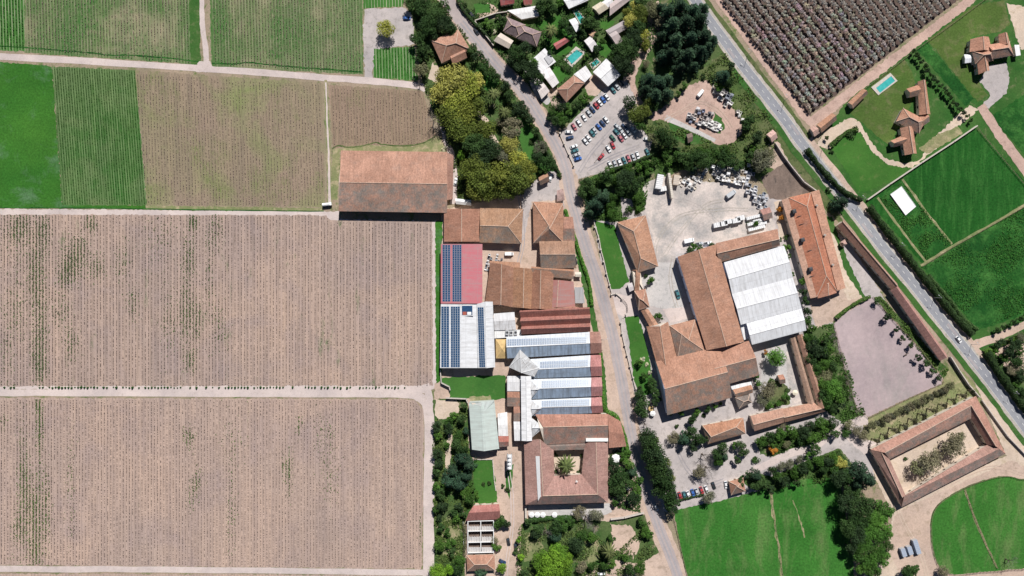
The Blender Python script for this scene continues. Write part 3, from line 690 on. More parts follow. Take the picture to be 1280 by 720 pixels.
def panels(parent, o, a, b, c, d, nu, nv, lift=.12, light=False, gap=.07):
    """solar modules on a roof plane: a,b upper edge, d,c lower edge (local points)"""
    n = (b-a).cross(d-a).normalized(); n = n if n.z > 0 else -n; mb = MB()
    for i in range(nu):
        for j in range(nv):
            def pt(u, v_, h): return (a.lerp(b,u)).lerp(d.lerp(c,u), v_)+n*h
            u0,u1,v0,v1 = (i+gap/2)/nu,(i+1-gap/2)/nu,(j+gap/2)/nv,(j+1-gap/2)/nv
            k = len(mb.v)
            for h in (lift-.05, lift):
                mb.v += [pt(u0,v0,h),pt(u1,v0,h),pt(u1,v1,h),pt(u0,v1,h)]
            mb.f += [(k+4,k+5,k+6,k+7),(k,k+1,k+5,k+4),(k+1,k+2,k+6,k+5),(k+2,k+3,k+7,k+6),(k+3,k,k+4,k+7)]; mb.m += [1]*5
            du, dv = (u1-u0)*.07, (v1-v0)*.06; k = len(mb.v)
            mb.v += [pt(u0+du,v0+dv,lift+.012),pt(u1-du,v0+dv,lift+.012),pt(u1-du,v1-dv,lift+.012),pt(u0+du,v1-dv,lift+.012)]
            mb.f.append((k,k+1,k+2,k+3)); mb.m.append(0)
    o_ = mb.build('solar_panels', ['pcell2' if light else 'pcell', 'pframe'], parent); o_['kind'] = 'stuff'; return o_
def plane_z(A, Bp, Cp, x, y):
    n = (Bp-A).cross(Cp-A); return A.z-((x-A.x)*n.x+(y-A.y)*n.y)/n.z
def on_plane(tri, o, px, py):
    """photo pixel -> point on a roof plane (local)"""
    A, Bp, Cp = tri; h = A.z
    for _ in range(6):
        p = P(px, py, h)-Vector((o.x,o.y,0)); h = plane_z(A, Bp, Cp, p.x, p.y)
    return Vector((p.x, p.y, h))
def chimney(roof, p, w_=.8, d=.8, h=1.6, rz=0, col='stone'):
    mb = MB(); mb.box((0,0,h/2-.4), (w_,d,h+.8), rz).box((0,0,h+.05), (w_+.25,d+.25,.18), rz).box((0,0,h+.2),(w_*.5,d*.5,.2),rz,1)
    return mb.build('chimney', [col,'dark'], roof, p)

WH = (.66,.67,.685)
# long barn
house('long_barn', 'long low barn with broad terracotta roof standing beside the vineyard', 'barn',
 [B([(426,188),(559,190),(559,266),(423,264)], 5.6, 8.2, 'gg', (.44,.255,.19), ridge=[(424.5,228),(559,230)], wall=(.45,.38,.32)),
  B([(559,191),(567,194),(566,249),(559,250)], 3.2, 3.8, 'gg', (.34,.20,.16), t=(.2,.2), cap=None, wall=(.45,.38,.32), win=False)])
house('gabled_shed', 'square clay roofed shed joined to the top of the red solar hall', 'shed',
 B([(555,302),(555,261),(601,261),(601,302)], 5, 6.8, 'gg', (.36,.19,.135), ridge=[(577,302),(577,261)]))
house('hipped_shed', 'shed with hipped clay roof, its lower slope dark grey, beside the cobbled passage', 'shed',
 B([(600,260),(654,261),(652,305),(599,303)], 4.8, 7.2, 'gh', (.38,.23,.15), ridge=[(600,282),(635,283)], mats=('tile','tile_old_shaded')))
house('pyramid_roofed_house', 'house with pointed four-sided clay roof beside the village lane', 'house',
 [B([(666,252),(704,254),(704,303),(667,304)], 4.5, 8.2, 'hh', (.42,.235,.16), ridge=[(686,282),(687,286)]),
  B([(704,271),(716,271),(719,301),(704,301)], 3.2, 4.2, 'gg', (.36,.20,.15), win=False, cap=None)])
house('storehouse', 'storehouse with clay roof, orange above and grey below, right of the courtyard', 'storehouse',
 B([(674,301),(718,301),(720,335),(676,336)], 5, 7.2, 'gg', (.36,.225,.16), ridge=[(675,318),(719,318)]))
house('brick_workshop', 'wide workshop with five parallel rust brown tiled roof slopes below the courtyard', 'workshop',
 [B([(606,381),(613,328),(642,334),(641,384)], 5.2, 7.2, 'gg', (.30,.165,.115), ridge=[(626,381),(627,330)], mats=('tile','tile'), wall=(.4,.3,.25)),
  B([(641,384),(642,334),(666,336),(664,386)], 5.2, 7, 'gg', (.36,.20,.125), ridge=[(654,385),(655,335)], mats=('tile','tile'), wall=(.4,.3,.25)),
  B([(664,386),(666,336),(692,340),(690,388)], 5.1, 7, 'gg', (.33,.175,.12), ridge=[(675,386),(676,338)], mats=('tile','tile'), wall=(.4,.3,.25)),
  B([(664,333),(717,337),(717,349),(664,344)], 4.6, 5.6, 'gg', (.38,.21,.14), t=(.2,.2), cap=None, win=False, wall=(.4,.3,.25)),
  B([(612,326),(650,328),(650,339),(612,336)], 4.3, 5.0, 'gg', (.37,.21,.14), t=(.7,.7), cap=None, win=False, wall=(.4,.3,.25))])
house('red_roofed_shed', 'shed with dusty red sheet roof right of the brown workshop', 'shed',
 [B([(688,384),(691,350),(717,352),(719,383)], 4.6, 5.6, 'gg', (.36,.145,.125), ridge=[(696,384),(698,350)], mats=('metal','metal')),
  B([(688,384),(719,383),(737,388),(650,391)], 4.9, 5.2, 'gg', (.36,.185,.14), t=(.3,.3), cap=None, win=False)])
house('concrete_shed', 'small shed with flat grey roof between lane and red shed', 'shed',
 B([(718,359),(729,359),(731,379),(719,379)], 3, 3, 'gg', (.36,.36,.37), mats=('greysheet','greysheet'), win=False))
# red solar hall
rt, o, rs = house('solar_hall', 'long metal hall with blue solar panels and pink-red roof beside the vineyard', 'hall',
 [B([(551,379.5),(551,305),(603,305),(603,379.5)], 6.2, 7.8, 'gg', (.47,.13,.155), ridge=[(578,379.5),(578,305)], mats=('metal','metal'), cap=None, wall=(.6,.5,.5)),
  B([(550,460),(551,380),(597,380),(598,460)], 6.0, 7.4, 'gg', WH, ridge=[(576,460),(577,380)], mats=('metal','metal'), cap=None, wall=(.7,.7,.7), label='white roof section'),
  B([(597,460),(596,380),(616,377),(619,459)], 6.8, 8.2, 'gg', WH, ridge=[(608,460),(606.5,377)], mats=('metal','metal'), cap='cap', wall=(.7,.7,.7), label='white ridged section')])
for (x0,x1,y0,y1,bi,nu,nv) in ((553,563,306,377,0,3,25),(565.5,577,306,377,0,4,25),(551.5,561.5,383,459,1,3,26),(563.5,575,383,459,1,4,26),(597,604.5,384,459,2,3,26)):
    roof, (A_,B_,C_,D_,R1_,R2_) = rs[bi]; tri = (A_,B_,R1_) if (bi<2) else (A_,B_,R1_)
    dx_ = 2.2 if bi == 2 else 0
    panels(roof, o, on_plane(tri,o,x0,y0), on_plane(tri,o,x1,y0), on_plane(tri,o,x1+dx_,y1), on_plane(tri,o,x0+dx_,y1), nu, nv)
# light well in the white roof
mb = MB(); rr_ = rs[1][0]; A_,B_,C_,D_,R1_,R2_ = rs[1][1]; p = on_plane((C_,D_,R1_),o,584,388)
mb.box((0,0,.25),(6.6,6.0,.5),0,0).box((0,0,.52),(5.8,5.2,.08),0,1).box((1.2,-1.6,.60),(2.2,1.6,.12),0,2).box((-1.4,-1.6,.60),(2.2,1.8,.1),0,3)
mb.build('roof_light', ['cap','pcell','white','paint'], rr_, p, (.35,.10,.07))
house('white_annex', 'white flat roofed annex with vents between solar hall and red sawtooth roofs', 'annex',
 [B([(617,392),(643,390),(645,412),(618,413)], 5.2, 6, 'gg', (.62,.62,.63), mats=('metal','greysheet'), cap=None, t=(.45,.45)),
  B([(618,413),(651,412),(652,421),(618,423)], 4.6, 4.6, 'gg', (.76,.76,.75), mats=('metal','metal'), win=False)])
for k,(px,py) in enumerate(((634,415.5),(639,416),(644.5,415.5))):
    mb = MB(); mb.box((0,0,.6),(1.8,2.6,1.2)).tube((0,0,1.2),(0,0,1.35),.7,.65,10,1)
    t = mb.build('air_conditioner', ['steel','dark'], None, P(px,py,4.8)+Vector((0,0,0))); tag(t, f'grey rooftop cooling unit, {ordinal(k+1)} from the left on the white annex', 'cooling unit', 'rooftop cooling units')
mb = MB(); a,b,c,d = P(619.5,424,4),P(635,424,4),P(636,448,3),P(620,448,3); cc = P(628,437,5.6)
mb.v = [a,b,c,d,cc]; mb.f = [(1,0,4),(2,1,4),(3,2,4),(0,3,4)]; mb.m = [0]*4
t = thing('canopy_tent', 'ochre yellow fabric canopy between the white roofs', 'canopy', P(628,437,0))
cv = mb.build('canopy', ['yellow'], t, -P(628,437,0)); 
for q_ in (a,b,c,d): MB().tube((q_.x,q_.y,0),tuple(q_),.07).build('pole', ['steel'], t, -P(628,437,0))
house('red_sawtooth_hall', 'narrow hall with three dark red and pink sawtooth roof ridges', 'hall',
 [B([(650,388),(737,384),(738,393.5),(651,397)], 6, 7.6, 'gg', (.33,.15,.125), ridge=[(649,390),(737,386)], mats=('tile','tile'), cap=None, wall=(.4,.3,.28)),
  B([(651,397),(738,393),(738,404),(652,408)], 6, 7.8, 'gg', (.34,.155,.13), ridge=[(650,401.5),(738,397.5)], mats=('tile','tile'), cap=None, wall=(.4,.3,.28)),
  B([(652,408),(738,404),(738,414.5),(652,418)], 6, 7.8, 'gg', (.34,.155,.13), ridge=[(651,411.5),(738,408.5)], mats=('tile','tile'), cap=None, wall=(.4,.3,.28))])
# glazed winery hall with solar rows
rows = [((633,421),(737,415),(738,442),(634,448),(633,434),(738,429)), ((662,449),(738,444),(739,470.5),(664,473),(663,462),(738,458.5)),
        ((664,474),(739,472),(739,495.5),(664,499),(664,486),(739,483.5)), ((664,500),(739,497),(740,516.5),(665,520),(665,509.5),(739,507.5))]
bl = [B([a,b,c,d], 6.2, 8.2, 'gg', (.60,.64,.69), ridge=[r1,r2], mats=('metal','skylight'), cap='cap', wall=(.68,.68,.68)) for a,b,c,d,r1,r2 in rows]
brick = [(.36,.20,.165),(.44,.21,.20),(.46,.24,.235),(.48,.24,.235)]
for (a,b,c,d,r1,r2), k in zip(rows, brick):
    bl.append(B([(b[0],b[1]),(b[0]+13,b[1]-.5),(c[0]+14,c[1]-.5),(c[0],c[1])], 6, 8.0, 'gg', k, ridge=[(r2[0],r2[1]),(r2[0]+14,r2[1]-.5)], mats=('tile','tile'), cap=None, wall=(.45,.3,.27)))
bl += [B([(636,459),(650,437),(674,460),(668,471)], 8.3, 10.4, 'hh', (.52,.53,.54), ridge=[(650.5,446),(651.5,466)], mats=('greysheet','greysheet'), cap='cap', win=False),
       B([(634,470),(652,470),(652,489),(634,489)], 5.6, 5.9, 'gg', (.66,.66,.67), mats=('metal','metal'), cap=None, t=(.4,.4)),
       B([(634,489),(652,489),(653,508),(634,508)], 5.3, 5.9, 'gg', (.37,.20,.145), mats=('tile','tile_old_shaded'), cap=None, t=(.4,.4)),
       B([(642,508),(653,508),(654,527),(642,527)], 5.2, 5.8, 'gg', (.36,.20,.15), mats=('tile','tile_old_shaded'), cap=None, t=(.4,.4)),
       B([(642,527),(655,527),(656,551),(643,551)], 5.4, 5.8, 'gg', (.70,.70,.71), mats=('metal','metal'), cap=None, t=(.4,.4)),
       B([(652,551),(651,470),(664,470),(665,551)], 8.7, 9.5, 'gg', (.75,.75,.76), mats=('metal','metal'), cap='cap', win=False),
       B([(664,476),(674,486.5),(673,487.5),(664,498)], 8.0, 9.6, 'gh', (.56,.57,.585), ridge=[(664,487),(670,487)], mats=('greysheet','greysheet'), cap='cap', win=False),
       B([(664,500),(677,510),(676,511),(664,521)], 8.0, 9.6, 'gh', (.56,.57,.585), ridge=[(664,511),(672,511)], mats=('greysheet','greysheet'), cap='cap', win=False),
       B([(664,522),(680,534),(679,535),(665,547)], 8.1, 9.7, 'gh', (.60,.61,.62), ridge=[(665,535),(674,535)], mats=('greysheet','greysheet'), cap='cap', win=False)]
rt, o, rs = house('winery_hall', 'big winery hall with four white and grey glazed ridges carrying solar rows', 'hall', bl)
for i,(x0,x1,ya,yb,yc,yd,nu,nv) in enumerate(((634,733,424,420.5,428.3,432.5,34,3),(675,735,452,449.5,457.6,460.6,21,2),(677,736,476,474,482.3,485.3,21,3),(677,737,501,498.6,506.5,509,21,3))):
    roof, (A_,B_,C_,D_,R1_,R2_) = rs[i]; tri = (A_,B_,R1_)
    panels(roof, o, on_plane(tri,o,x0,ya), on_plane(tri,o,x1,yb), on_plane(tri,o,x1,yc), on_plane(tri,o,x0,yd), nu, nv, light=True, gap=.10)
# courtyard house
bl = [B([(669,518),(760,517.5),(760,552),(680,556)], 6.6, 9, 'gg', (.40,.215,.165), ridge=[(679,534),(760,532)], cap='ridge'),
      B([(760,517.5),(776,527),(783,558),(761,560)], 6.4, 7.2, 'gg', (.39,.205,.155), t=(.5,.5), cap=None, mats=('tile','tile')),
      B([(657,631),(655,551),(692,563),(693,595)], 6.2, 8.8, 'mm', (.38,.23,.20), ridge=[(679,620),(675,549)], cap='ridge', mats=('tile','tile')),
      B([(759,628),(657,631),(693,595),(727,593)], 6.2, 8.8, 'mm', (.39,.235,.205), ridge=[(747,618),(679,620)]),
      B([(760,553),(760,628),(727,593),(731,553)], 6.2, 8.8, 'gm', (.385,.235,.205), ridge=[(745,553),(747,618)], mats=('tile','tile')),
      B([(680,556),(760,552),(729,562),(692,563)], 6.1, 6.6, 'gg', (.30,.19,.16), t=(.3,.3), cap=None, mats=('tile_old_shaded','tile_old_shaded'), win=False)]
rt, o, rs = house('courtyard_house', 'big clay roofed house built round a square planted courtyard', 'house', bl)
A_,B_,C_,D_,R1_,R2_ = rs[2][1]; a,b,c,d = [on_plane((A_,B_,R1_),o,*q_) for q_ in ((669.5,570),(674.5,570),(676,620),(672.5,626))]
mb = MB(); up = Vector((0,0,.4)); mb.v = [a+up,b+up,c+up,d+up,a,b,c,d]; mb.f = [(0,1,2,3),(0,4,5,1),(1,5,6,2),(2,6,7,3),(3,7,4,0)]; mb.m = [0]*5
k_ = mb.build('skylight_strip', ['cap'], rs[2][0]); k_['label'] = 'long pale skylight strip'
mb = MB(); a,b = P(732,549,6.5),P(759.5,549,6.5); mb.tube(a-o, b-o, .3); q_ = (a+b)/2-o
mb = MB().box((q_.x,q_.y,4.2),((b-a).length,1.7,8.4)); mb.build('parapet', ['wall'], rt, None, (.78,.77,.74))
patch('courtyard_floor', [(690,560),(731,560),(729,597),(690,597)], 'drysand', 6)
# stone cross on the roof
t = thing('roof_cross', 'small white stone cross standing on the courtyard house roof', 'cross', P(720.5,601,7.3)); mb = MB().box((0,0,.2),(.9,.9,.5)); mb.build('base', ['stone'], t)
MB().box((0,0,1.5),(.28,.28,2.6)).box((0,0,2.0),(1.3,.26,.26)).build('cross', ['white'], t)
# green barn etc
house('green_barn', 'barn with pale green-grey metal roof and pointed top end', 'barn',
 [B([(590,562),(586,503),(618,501),(624,561)], 6.3, 7.9, 'gg', (.48,.55,.51), ridge=[(605,564),(602,508)], mats=('metal','metal'), cap=None, wall=(.5,.52,.5), over=.3),
  B([(587,503),(618,501),(606,519),(600,519)], 7.0, 7.7, 'gg', (.52,.58,.55), ridge=[(602,503),(603,517)], mats=('metal','metal'), cap=None, win='open')])
house('lean_to', 'white sheet lean-to with red tiled end beside the green barn', 'shed',
 [B([(622,517),(634,515),(635,545),(623,545)], 3.4, 3.9, 'gg', (.78,.78,.78), t=(.5,.5), mats=('metal','metal'), cap=None),
  B([(623,545),(636,545),(636,558),(624,559)], 3.3, 4.2, 'gg', (.40,.16,.13), cap=None)])
# ruined tank stand
t = thing('tank_stand', 'white pipe and tank stand casting a long shadow on the drive', 'tank', P(637,574,0))
for k in range(4):
    MB().tube((0,(k-1.5)*2.1,6.4),(0,(k-1.5)*2.1,8.1),.9,.9,12).tube((0,(k-1.5)*2.1,8.1),(0,(k-1.5)*2.1,8.5),.9,.2,12).build('tank', ['white'], t)
for sx in (-1,1):
    for sy in (-1,1): MB().tube((sx*1.2,sy*3.6,0),(sx*1.0,sy*3.4,6.4),.12).build('leg', ['steel'], t)
MB().box((0,0,6.3),(2.8,8.4,.2)).build('platform', ['steel'], t)
house('red_tiled_shed', 'red and pink tiled shed at the head of the roofless white frame', 'shed',
 B([(592,632),(624,630),(625,649),(582,651)], 4, 5.8, 'gg', (.42,.19,.17), ridge=[(586,641),(625,639)], mats=('tile','tile'), cap=None))
t0 = P(601,672,0); t = thing('roofless_frame', 'roofless shed skeleton with white beams and dark bays', 'ruin', t0)
def LL(x,y,h): return P(x,y,h)-t0
for y in (651.5,664,678,691):
    a,b = LL(585,y,3.3),LL(617,y-.8,3.3); MB().tube(a,b,.28,.28,4).build('beam', ['white'], t)
    MB().box(((a.x+b.x)/2,(a.y+b.y)/2,1.5),((b-a).length,.3,3)).build('cross_wall', ['wall'], t, None, (.6,.55,.5))
for x in (585,601,617):
    a,b = LL(x,651,3.4),LL(x,691,3.4); MB().tube(a,b,.25,.25,4).build('beam', ['white'], t)
for x in (585,617):
    a,b = LL(x,651,0),LL(x,691,0); MB().box(((a.x+b.x)/2,(a.y+b.y)/2,1.6),(.3,(b-a).length,3.2)).build('side_wall', ['wall'], t, None, (.6,.55,.5))
for x in np.linspace(587,615,10):
    for y0,y1 in ((657,663),(670,677),(684,690)):
        MB().tube(LL(x,y0,3.35),LL(x,y1,3.35),.09,.09,4).build('rafter', ['white'], t)
for y0,y1 in ((658,663.5),(671,677.5),(684,690.5)):
    for xa,xb in ((586,600),(602,616)):
        a,b,c,d = LL(xa,y0,2.6),LL(xb,y0,2.6),LL(xb,y1,2.6),LL(xa,y1,2.6); MB().poly([d,c,b,a]).build('ceiling_board', ['concrete'], t)
patch('dark_floor', [(585,651),(617,650),(618,691),(585,692)], 'darksoil', 7, .1)
house('hipped_cottage', 'cottage with hipped pinkish clay roof at the foot of the roofless frame', 'cottage',
 B([(583,694),(618,693),(619,713),(584,714)], 3.6, 5.4, 'hh', (.42,.235,.17)))
# gate side
house('range_house', 'rectangular house with hipped clay roof left of the storage yard', 'house',
 B([(797,341),(771,278),(807,269),(823,333)], 4.6, 7, 'hh', (.43,.245,.165), ridge=[(801,323),(792,289)]))
house('gate_range', 'narrow clay roofed range with small gate tower joining the two houses', 'gatehouse',
 [B([(789,338),(801,336),(805,364),(793,365)], 3.8, 4.8, 'gg', (.42,.24,.165), t=(.5,.5), cap=None, mats=('tile','tile'), ridge=[(795,338),(799,364)]),
  B([(793,364),(807,361),(812,384),(798,388)], 5, 7.2, 'hh', (.42,.235,.17), ridge=[(799,373),(804,376)]),
  B([(813,410),(801,388),(810,386),(823,406)], 3.9, 4.7, 'gg', (.42,.24,.165), cap=None, mats=('tile','tile'))])
house('main_winery', 'large clay roofed building of joined wings, west wall blue-white', 'winery',
 [B([(821,456),(808,408),(835,402),(847,450)], 5, 7, 'gg', (.42,.235,.165), ridge=[(832,456),(825,408)], mats=('tile','tile')),
  B([(837,407),(869,399),(883,440),(847,449)], 5.4, 7.8, 'hh', (.42,.24,.17), ridge=[(852,418),(861,425)]),
  B([(883,438),(847,321),(896,305),(930,427)], 7.2, 10.2, 'gg', (.42,.235,.165), ridge=[(908,433),(873,312)], wall=(.55,.62,.78)),
  B([(895,304),(972,286),(975,307),(900,328)], 6.4, 8.4, 'gg', (.38,.215,.155), ridge=[(896,317),(974,299)]),
  B([(820,452),(899,433),(915,497),(834,519)], 6.6, 10.4, 'gg', (.43,.24,.17), ridge=[(831,486),(910,465)], wall=(.55,.62,.78)),
  B([(888,438),(936,426),(949,469),(904,482)], 6.5, 9.6, 'gg', (.42,.235,.17), ridge=[(893,461),(945,447)])])
house('canopy_shed', 'small orange roof with white awning below the winery corner', 'shed',
 [B([(913,482),(939,477),(940,482),(915,487)], 3.4, 3.4, 'gg', (.80,.80,.80), mats=('metal','metal'), win=False),
  B([(916,487),(939,481),(941,491),(920,497)], 3.8, 4.8, 'gg', (.44,.25,.17), cap=None),
  B([(919,497),(937,493),(940,503),(924,511)], 3.6, 5.6, 'hh', (.28,.22,.20), mats=('tile_old_shaded','tile_old_shaded'))])
# white warehouse
rt, o, rs = house('white_warehouse', 'white ribbed metal warehouse with stepped ridges right of the winery', 'warehouse',
 [B([(905,328),(980,307),(991,347),(915,367.5)], 7.4, 8.9, 'gg', (.67,.68,.70), ridge=[(911,349),(987,327.5)], mats=('metal','metal'), cap='cap', wall=(.62,.66,.76)),
  B([(915,367.5),(991,347),(1002,385),(926,406)], 7.4, 8.9, 'gg', (.67,.68,.70), ridge=[(921,386),(997,366)], mats=('metal','metal'), cap='cap', wall=(.62,.66,.76)),
  B([(933,404),(1002,385),(1008,413),(940,431)], 7.4, 8.9, 'gg', (.68,.69,.71), ridge=[(937,419),(1006,400)], mats=('metal','metal'), cap='cap', wall=(.62,.66,.76)),
  B([(925,406),(934,404),(936,423),(930,425)], 5, 5, 'gg', (.76,.76,.77), mats=('metal','metal'), win=False)])
house('hipped_lodge', 'lodge with orange hipped roof in the garden below the winery', 'lodge',
 B([(878,532),(929,522),(932,542),(885,555)], 4.2, 6.2, 'hh', (.46,.245,.16), ridge=[(889,546),(920,534)]))
house('corner_range', 'L-shaped narrow clay roofed range around the garden court', 'house',
 [B([(938,520),(979,510),(980,528),(943,539)], 4.8, 6.6, 'gg', (.48,.29,.22), ridge=[(942,531),(980,521)], mats=('tile','tile')),
  B([(979,511),(1017,503),(1032,514),(981,528)], 4.4, 6.2, 'gg', (.44,.26,.19), ridge=[(980,522),(1027,511)], mats=('tile','tile')),
  B([(1010,505),(988,423),(994,421),(1018,504)], 4.2, 4.9, 'gg', (.37,.25,.19), mats=('tile','tile'), cap=None),
  B([(1024,511),(996,419),(1003,417),(1032,509)], 4.4, 5.4, 'gg', (.42,.25,.185), mats=('tile','tile'), cap=None)])
house('garden_pavilion', 'tiny clay roofed pavilion beside the round green tree', 'pavilion',
 B([(972,469),(979,468),(982,479),(975,480)], 2.8, 3.8, 'gg', (.42,.22,.16), cap=None, win=False))
house('gazebo', 'square pavilion with pointed clay roof at the end of the parked cars', 'pavilion',
 B([(911,602),(929,597),(932,614),(914,619)], 3.4, 5.6, 'hh', (.43,.235,.165), ridge=[(921,607),(922,609)]))
# long building J
rt, o, rs = house('hotel_block', 'long orange-red clay roofed block with three dark roof dormers beside the highway', 'building',
 [B([(1021,371),(985.5,247),(1013,240.5),(1046,363.5)], 5.7, 7.5, 'hh', (.45,.19,.12), ridge=[(1033,345),(1009,258)], mats=('tile','tile')),
  B([(1013,373),(977,250),(986,247),(1021.5,371)], 5.0, 5.5, 'gg', (.52,.33,.25), cap=None, mats=('tile','tile'), t=(.96,.96)),
  B([(1057,360),(1024,237),(1012.5,240.5),(1045.5,363.5)], 5.0, 5.6, 'gg', (.50,.29,.21), cap=None, mats=('tile','tile'), t=(.96,.96)),
  B([(1022,373),(1026,350),(1040,346),(1046,366)], 5.5, 6.8, 'gh', (.44,.22,.155), mats=('tile','tile'))])
A_,B_,C_,D_,R1_,R2_ = rs[0][1]
for k,(x,y) in enumerate(((991.5,264.5),(1002,300),(1012,336.5))):
    p = on_plane((A_,B_,R1_),o,x,y); ang = math.atan2((B_-A_).y,(B_-A_).x)
    mb = MB().box((0,0,.7),(2.0,1.8,2.6),ang,0).box((0,0,2.1),(2.3,2.1,.25),ang,0,.3); d_ = mb.build('dormer', ['dark'], rs[0][0], p)
for x,y in ((1020,257),(1030,294),(1040,331)):
    chimney(rs[0][0], on_plane((rs[2][1][0],rs[2][1][1],rs[2][1][4]),o,x,y), .7, 1.0, 1.1, math.radians(70))
for x,y in ((1003,280),(1013,313),(1000,270),(1016,345)):
    p = on_plane((A_,B_,R1_),o,x,y); MB().box((0,0,.12),(3.2,.25,.25),math.radians(10)).build('ridge_vent', ['dark'], rs[0][0], p)
house('stable_range', 'long thin clay roofed range running beside the highway, upper half', 'stable',
 B([(1114,362),(1046,282),(1054,275),(1122,355)], 3.8, 5.6, 'gg', (.40,.235,.18), t=(.62,.62), cap='ridge', mats=('tile','tile')))
house('stable_range', 'long thin pink roofed range between arena and highway, lower half', 'stable',
 B([(1175,451),(1113,363),(1121,356),(1184,444)], 4.1, 5.7, 'gg', (.42,.235,.205), t=(.6,.6), cap=None, mats=('tile','tile')))
house('stable_courtyard', 'stable block enclosing a long rectangular sandy courtyard at lower right', 'stable',
 [B([(1088,562),(1220,495),(1214,523),(1112,574)], 4.2, 6.2, 'mm', (.46,.265,.21), ridge=[(1106,566),(1214,507)], cap='ridge'),
  B([(1220,495),(1257,567),(1234,556),(1214,523)], 4.2, 6.2, 'mm', (.43,.24,.19), ridge=[(1214,507),(1245,558)], mats=('tile','tile')),
  B([(1257,567),(1127,634),(1132,619),(1234,556)], 4.2, 5.9, 'mm', (.41,.25,.21), ridge=[(1249,561),(1130,621)], t=(.7,.7), mats=('tile','tile_old_shaded'), cap=None),
  B([(1127,634),(1088,562),(1112,574),(1132,619)], 4.2, 6.0, 'mm', (.36,.225,.19), ridge=[(1128,622),(1102,566)], mats=('tile','tile'))])
patch('courtyard_floor', [(1110,572),(1215,520),(1236,557),(1132,620)], 'drysand', 7)
# houses right of highway
house('roadside_cottage', 'small orange roofed cottage at the orchard corner, nearer the pool', 'cottage', B([(1060,128),(1078,111),(1085,117),(1066,136)], 3, 4.4, 'gg', (.48,.27,.18), cap=None))
house('roadside_cottage', 'small orange roofed cottage closest to the highway below the orchard', 'cottage',
 [B([(1021,156),(1040,141),(1046,150),(1027,166)], 3, 4.5, 'gg', (.48,.27,.18), cap=None), B([(1012,160),(1019,157),(1025,166),(1018,171)], 2.8, 3.6, 'gg', (.50,.33,.28), cap=None, win=False)])
house('farmhouse', 'rambling orange roofed house with dark courtyard beside the narrow pool lawn', 'house',
 [B([(1149,144),(1147,102),(1157,100),(1163,143)], 3.6, 5.2, 'gg', (.48,.265,.185)), B([(1133,111),(1148,106),(1150,119),(1137,122)], 3.4, 4.8, 'gg', (.48,.265,.185), cap=None),
  B([(1129,135),(1157,150),(1149,167),(1120,152)], 3.8, 5.8, 'hh', (.48,.265,.185)), B([(1131,194),(1125,160),(1141,158),(1146,192)], 3.7, 5.6, 'gg', (.48,.265,.185)),
  B([(1113,176),(1129,169),(1134,180),(1117,184)], 3.3, 4.9, 'gg', (.47,.26,.18), cap=None), B([(1148,148),(1157,140),(1162,152),(1150,160)], 3.4, 4.7, 'gg', (.46,.255,.18), cap=None)])
house('villa', 'orange roofed villa with white end rooms and grey forecourt at top right', 'villa',
 [B([(1212,65),(1213,49),(1236,46),(1240,64)], 3.9, 6, 'gg', (.48,.26,.185)), B([(1234,56),(1262,52),(1267,69),(1238,74)], 3.8, 6, 'gh', (.48,.26,.185)),
  B([(1249,57),(1248,43),(1259,41),(1263,56)], 3.7, 5.3, 'gg', (.48,.26,.185)), B([(1215,64),(1240,62),(1241,76),(1219,80)], 4, 6.2, 'hh', (.48,.26,.185)),
  B([(1223,93),(1221,74),(1234,72),(1237,88)], 3.8, 5.6, 'gg', (.48,.26,.185)), B([(1268,56),(1274,56),(1276,69),(1270,70)], 3, 3, 'gg', (.78,.78,.78), mats=('metal','metal'), win=False)])
house('garden_shed', 'white shed with blue shaded side left of the villa', 'shed', B([(1205,68),(1213,68),(1214,78),(1206,79)], 2.8, 3.4, 'gg', (.72,.74,.78), mats=('metal','metal'), cap=None))
house('gate_cottage', 'tiny pink and white roofed cottage on the green highway verge', 'cottage', B([(958,168),(966,162),(972,172),(965,178)], 2.8, 4, 'gg', (.62,.42,.38), cap=None, mats=('tile','tile')))
# village
def vh(label, q, e, r, ends='gg', col=CL, **k): house('village_house', label, 'house', B(q, e, r, ends, col, **k))
house('lane_house', 'hipped clay roofed house between dark trees left of the village lane', 'house',
 [B([(539,51),(573,37),(588,62),(552,79)], 4.4, 7.2, 'hh', (.43,.245,.18), mats=('tile','tile'), ridge=[(558,57),(570,54)]), B([(562,68),(580,60),(584,72),(566,81)], 4.2, 5.6, 'gg', (.43,.245,.18), cap=None, mats=('tile','tile'))])
house('village_house', 'long mauve-grey hipped roof in two joined blocks right of the lane', 'house',
 [B([(633,21),(657,31),(650,48),(629,39)], 3.8, 5.8, 'hh', (.29,.22,.23), mats=('tile','tile')), B([(650,30),(677,40),(671,58),(645,47)], 4, 6, 'hh', (.29,.22,.23), mats=('tile','tile'))])
vh('cream roofed village house beside the lane bend', [(626,41),(642,51),(636,61),(617,51)], 3.2, 4.2, 'gg', (.58,.50,.42), mats=('metal','metal'), cap=None)
vh('dark red roofed village house at the top edge', [(624,-5),(643,-5),(643,4),(626,7)], 3.4, 4.8, 'gg', (.42,.09,.085), mats=('metal','metal'), cap=None)
vh('smaller red roofed village house at the top edge', [(653,-4),(666,-4),(665,5),(655,6)], 3.2, 4.4, 'gg', (.45,.12,.10), mats=('metal','metal'), cap=None)
vh('long white flat roofed house above the mauve-grey roof', [(634,13),(671,7),(674,20),(652,24)], 3.2, 3.6, 'gg', (.70,.69,.68), mats=('metal','metal'), cap=None)
vh('large white roofed house at the top beside the blue pool', [(700,-6),(738,-6),(736,0),(711,11)], 3.6, 4.4, 'gg', (.78,.78,.79), mats=('metal','metal'), cap=None)
vh('small pair of white roofed sheds below the blue pool', [(711,25),(719,22),(727,36),(720,40)], 2.8, 3.3, 'gg', (.74,.74,.76), mats=('metal','metal'), cap=None, win=False)
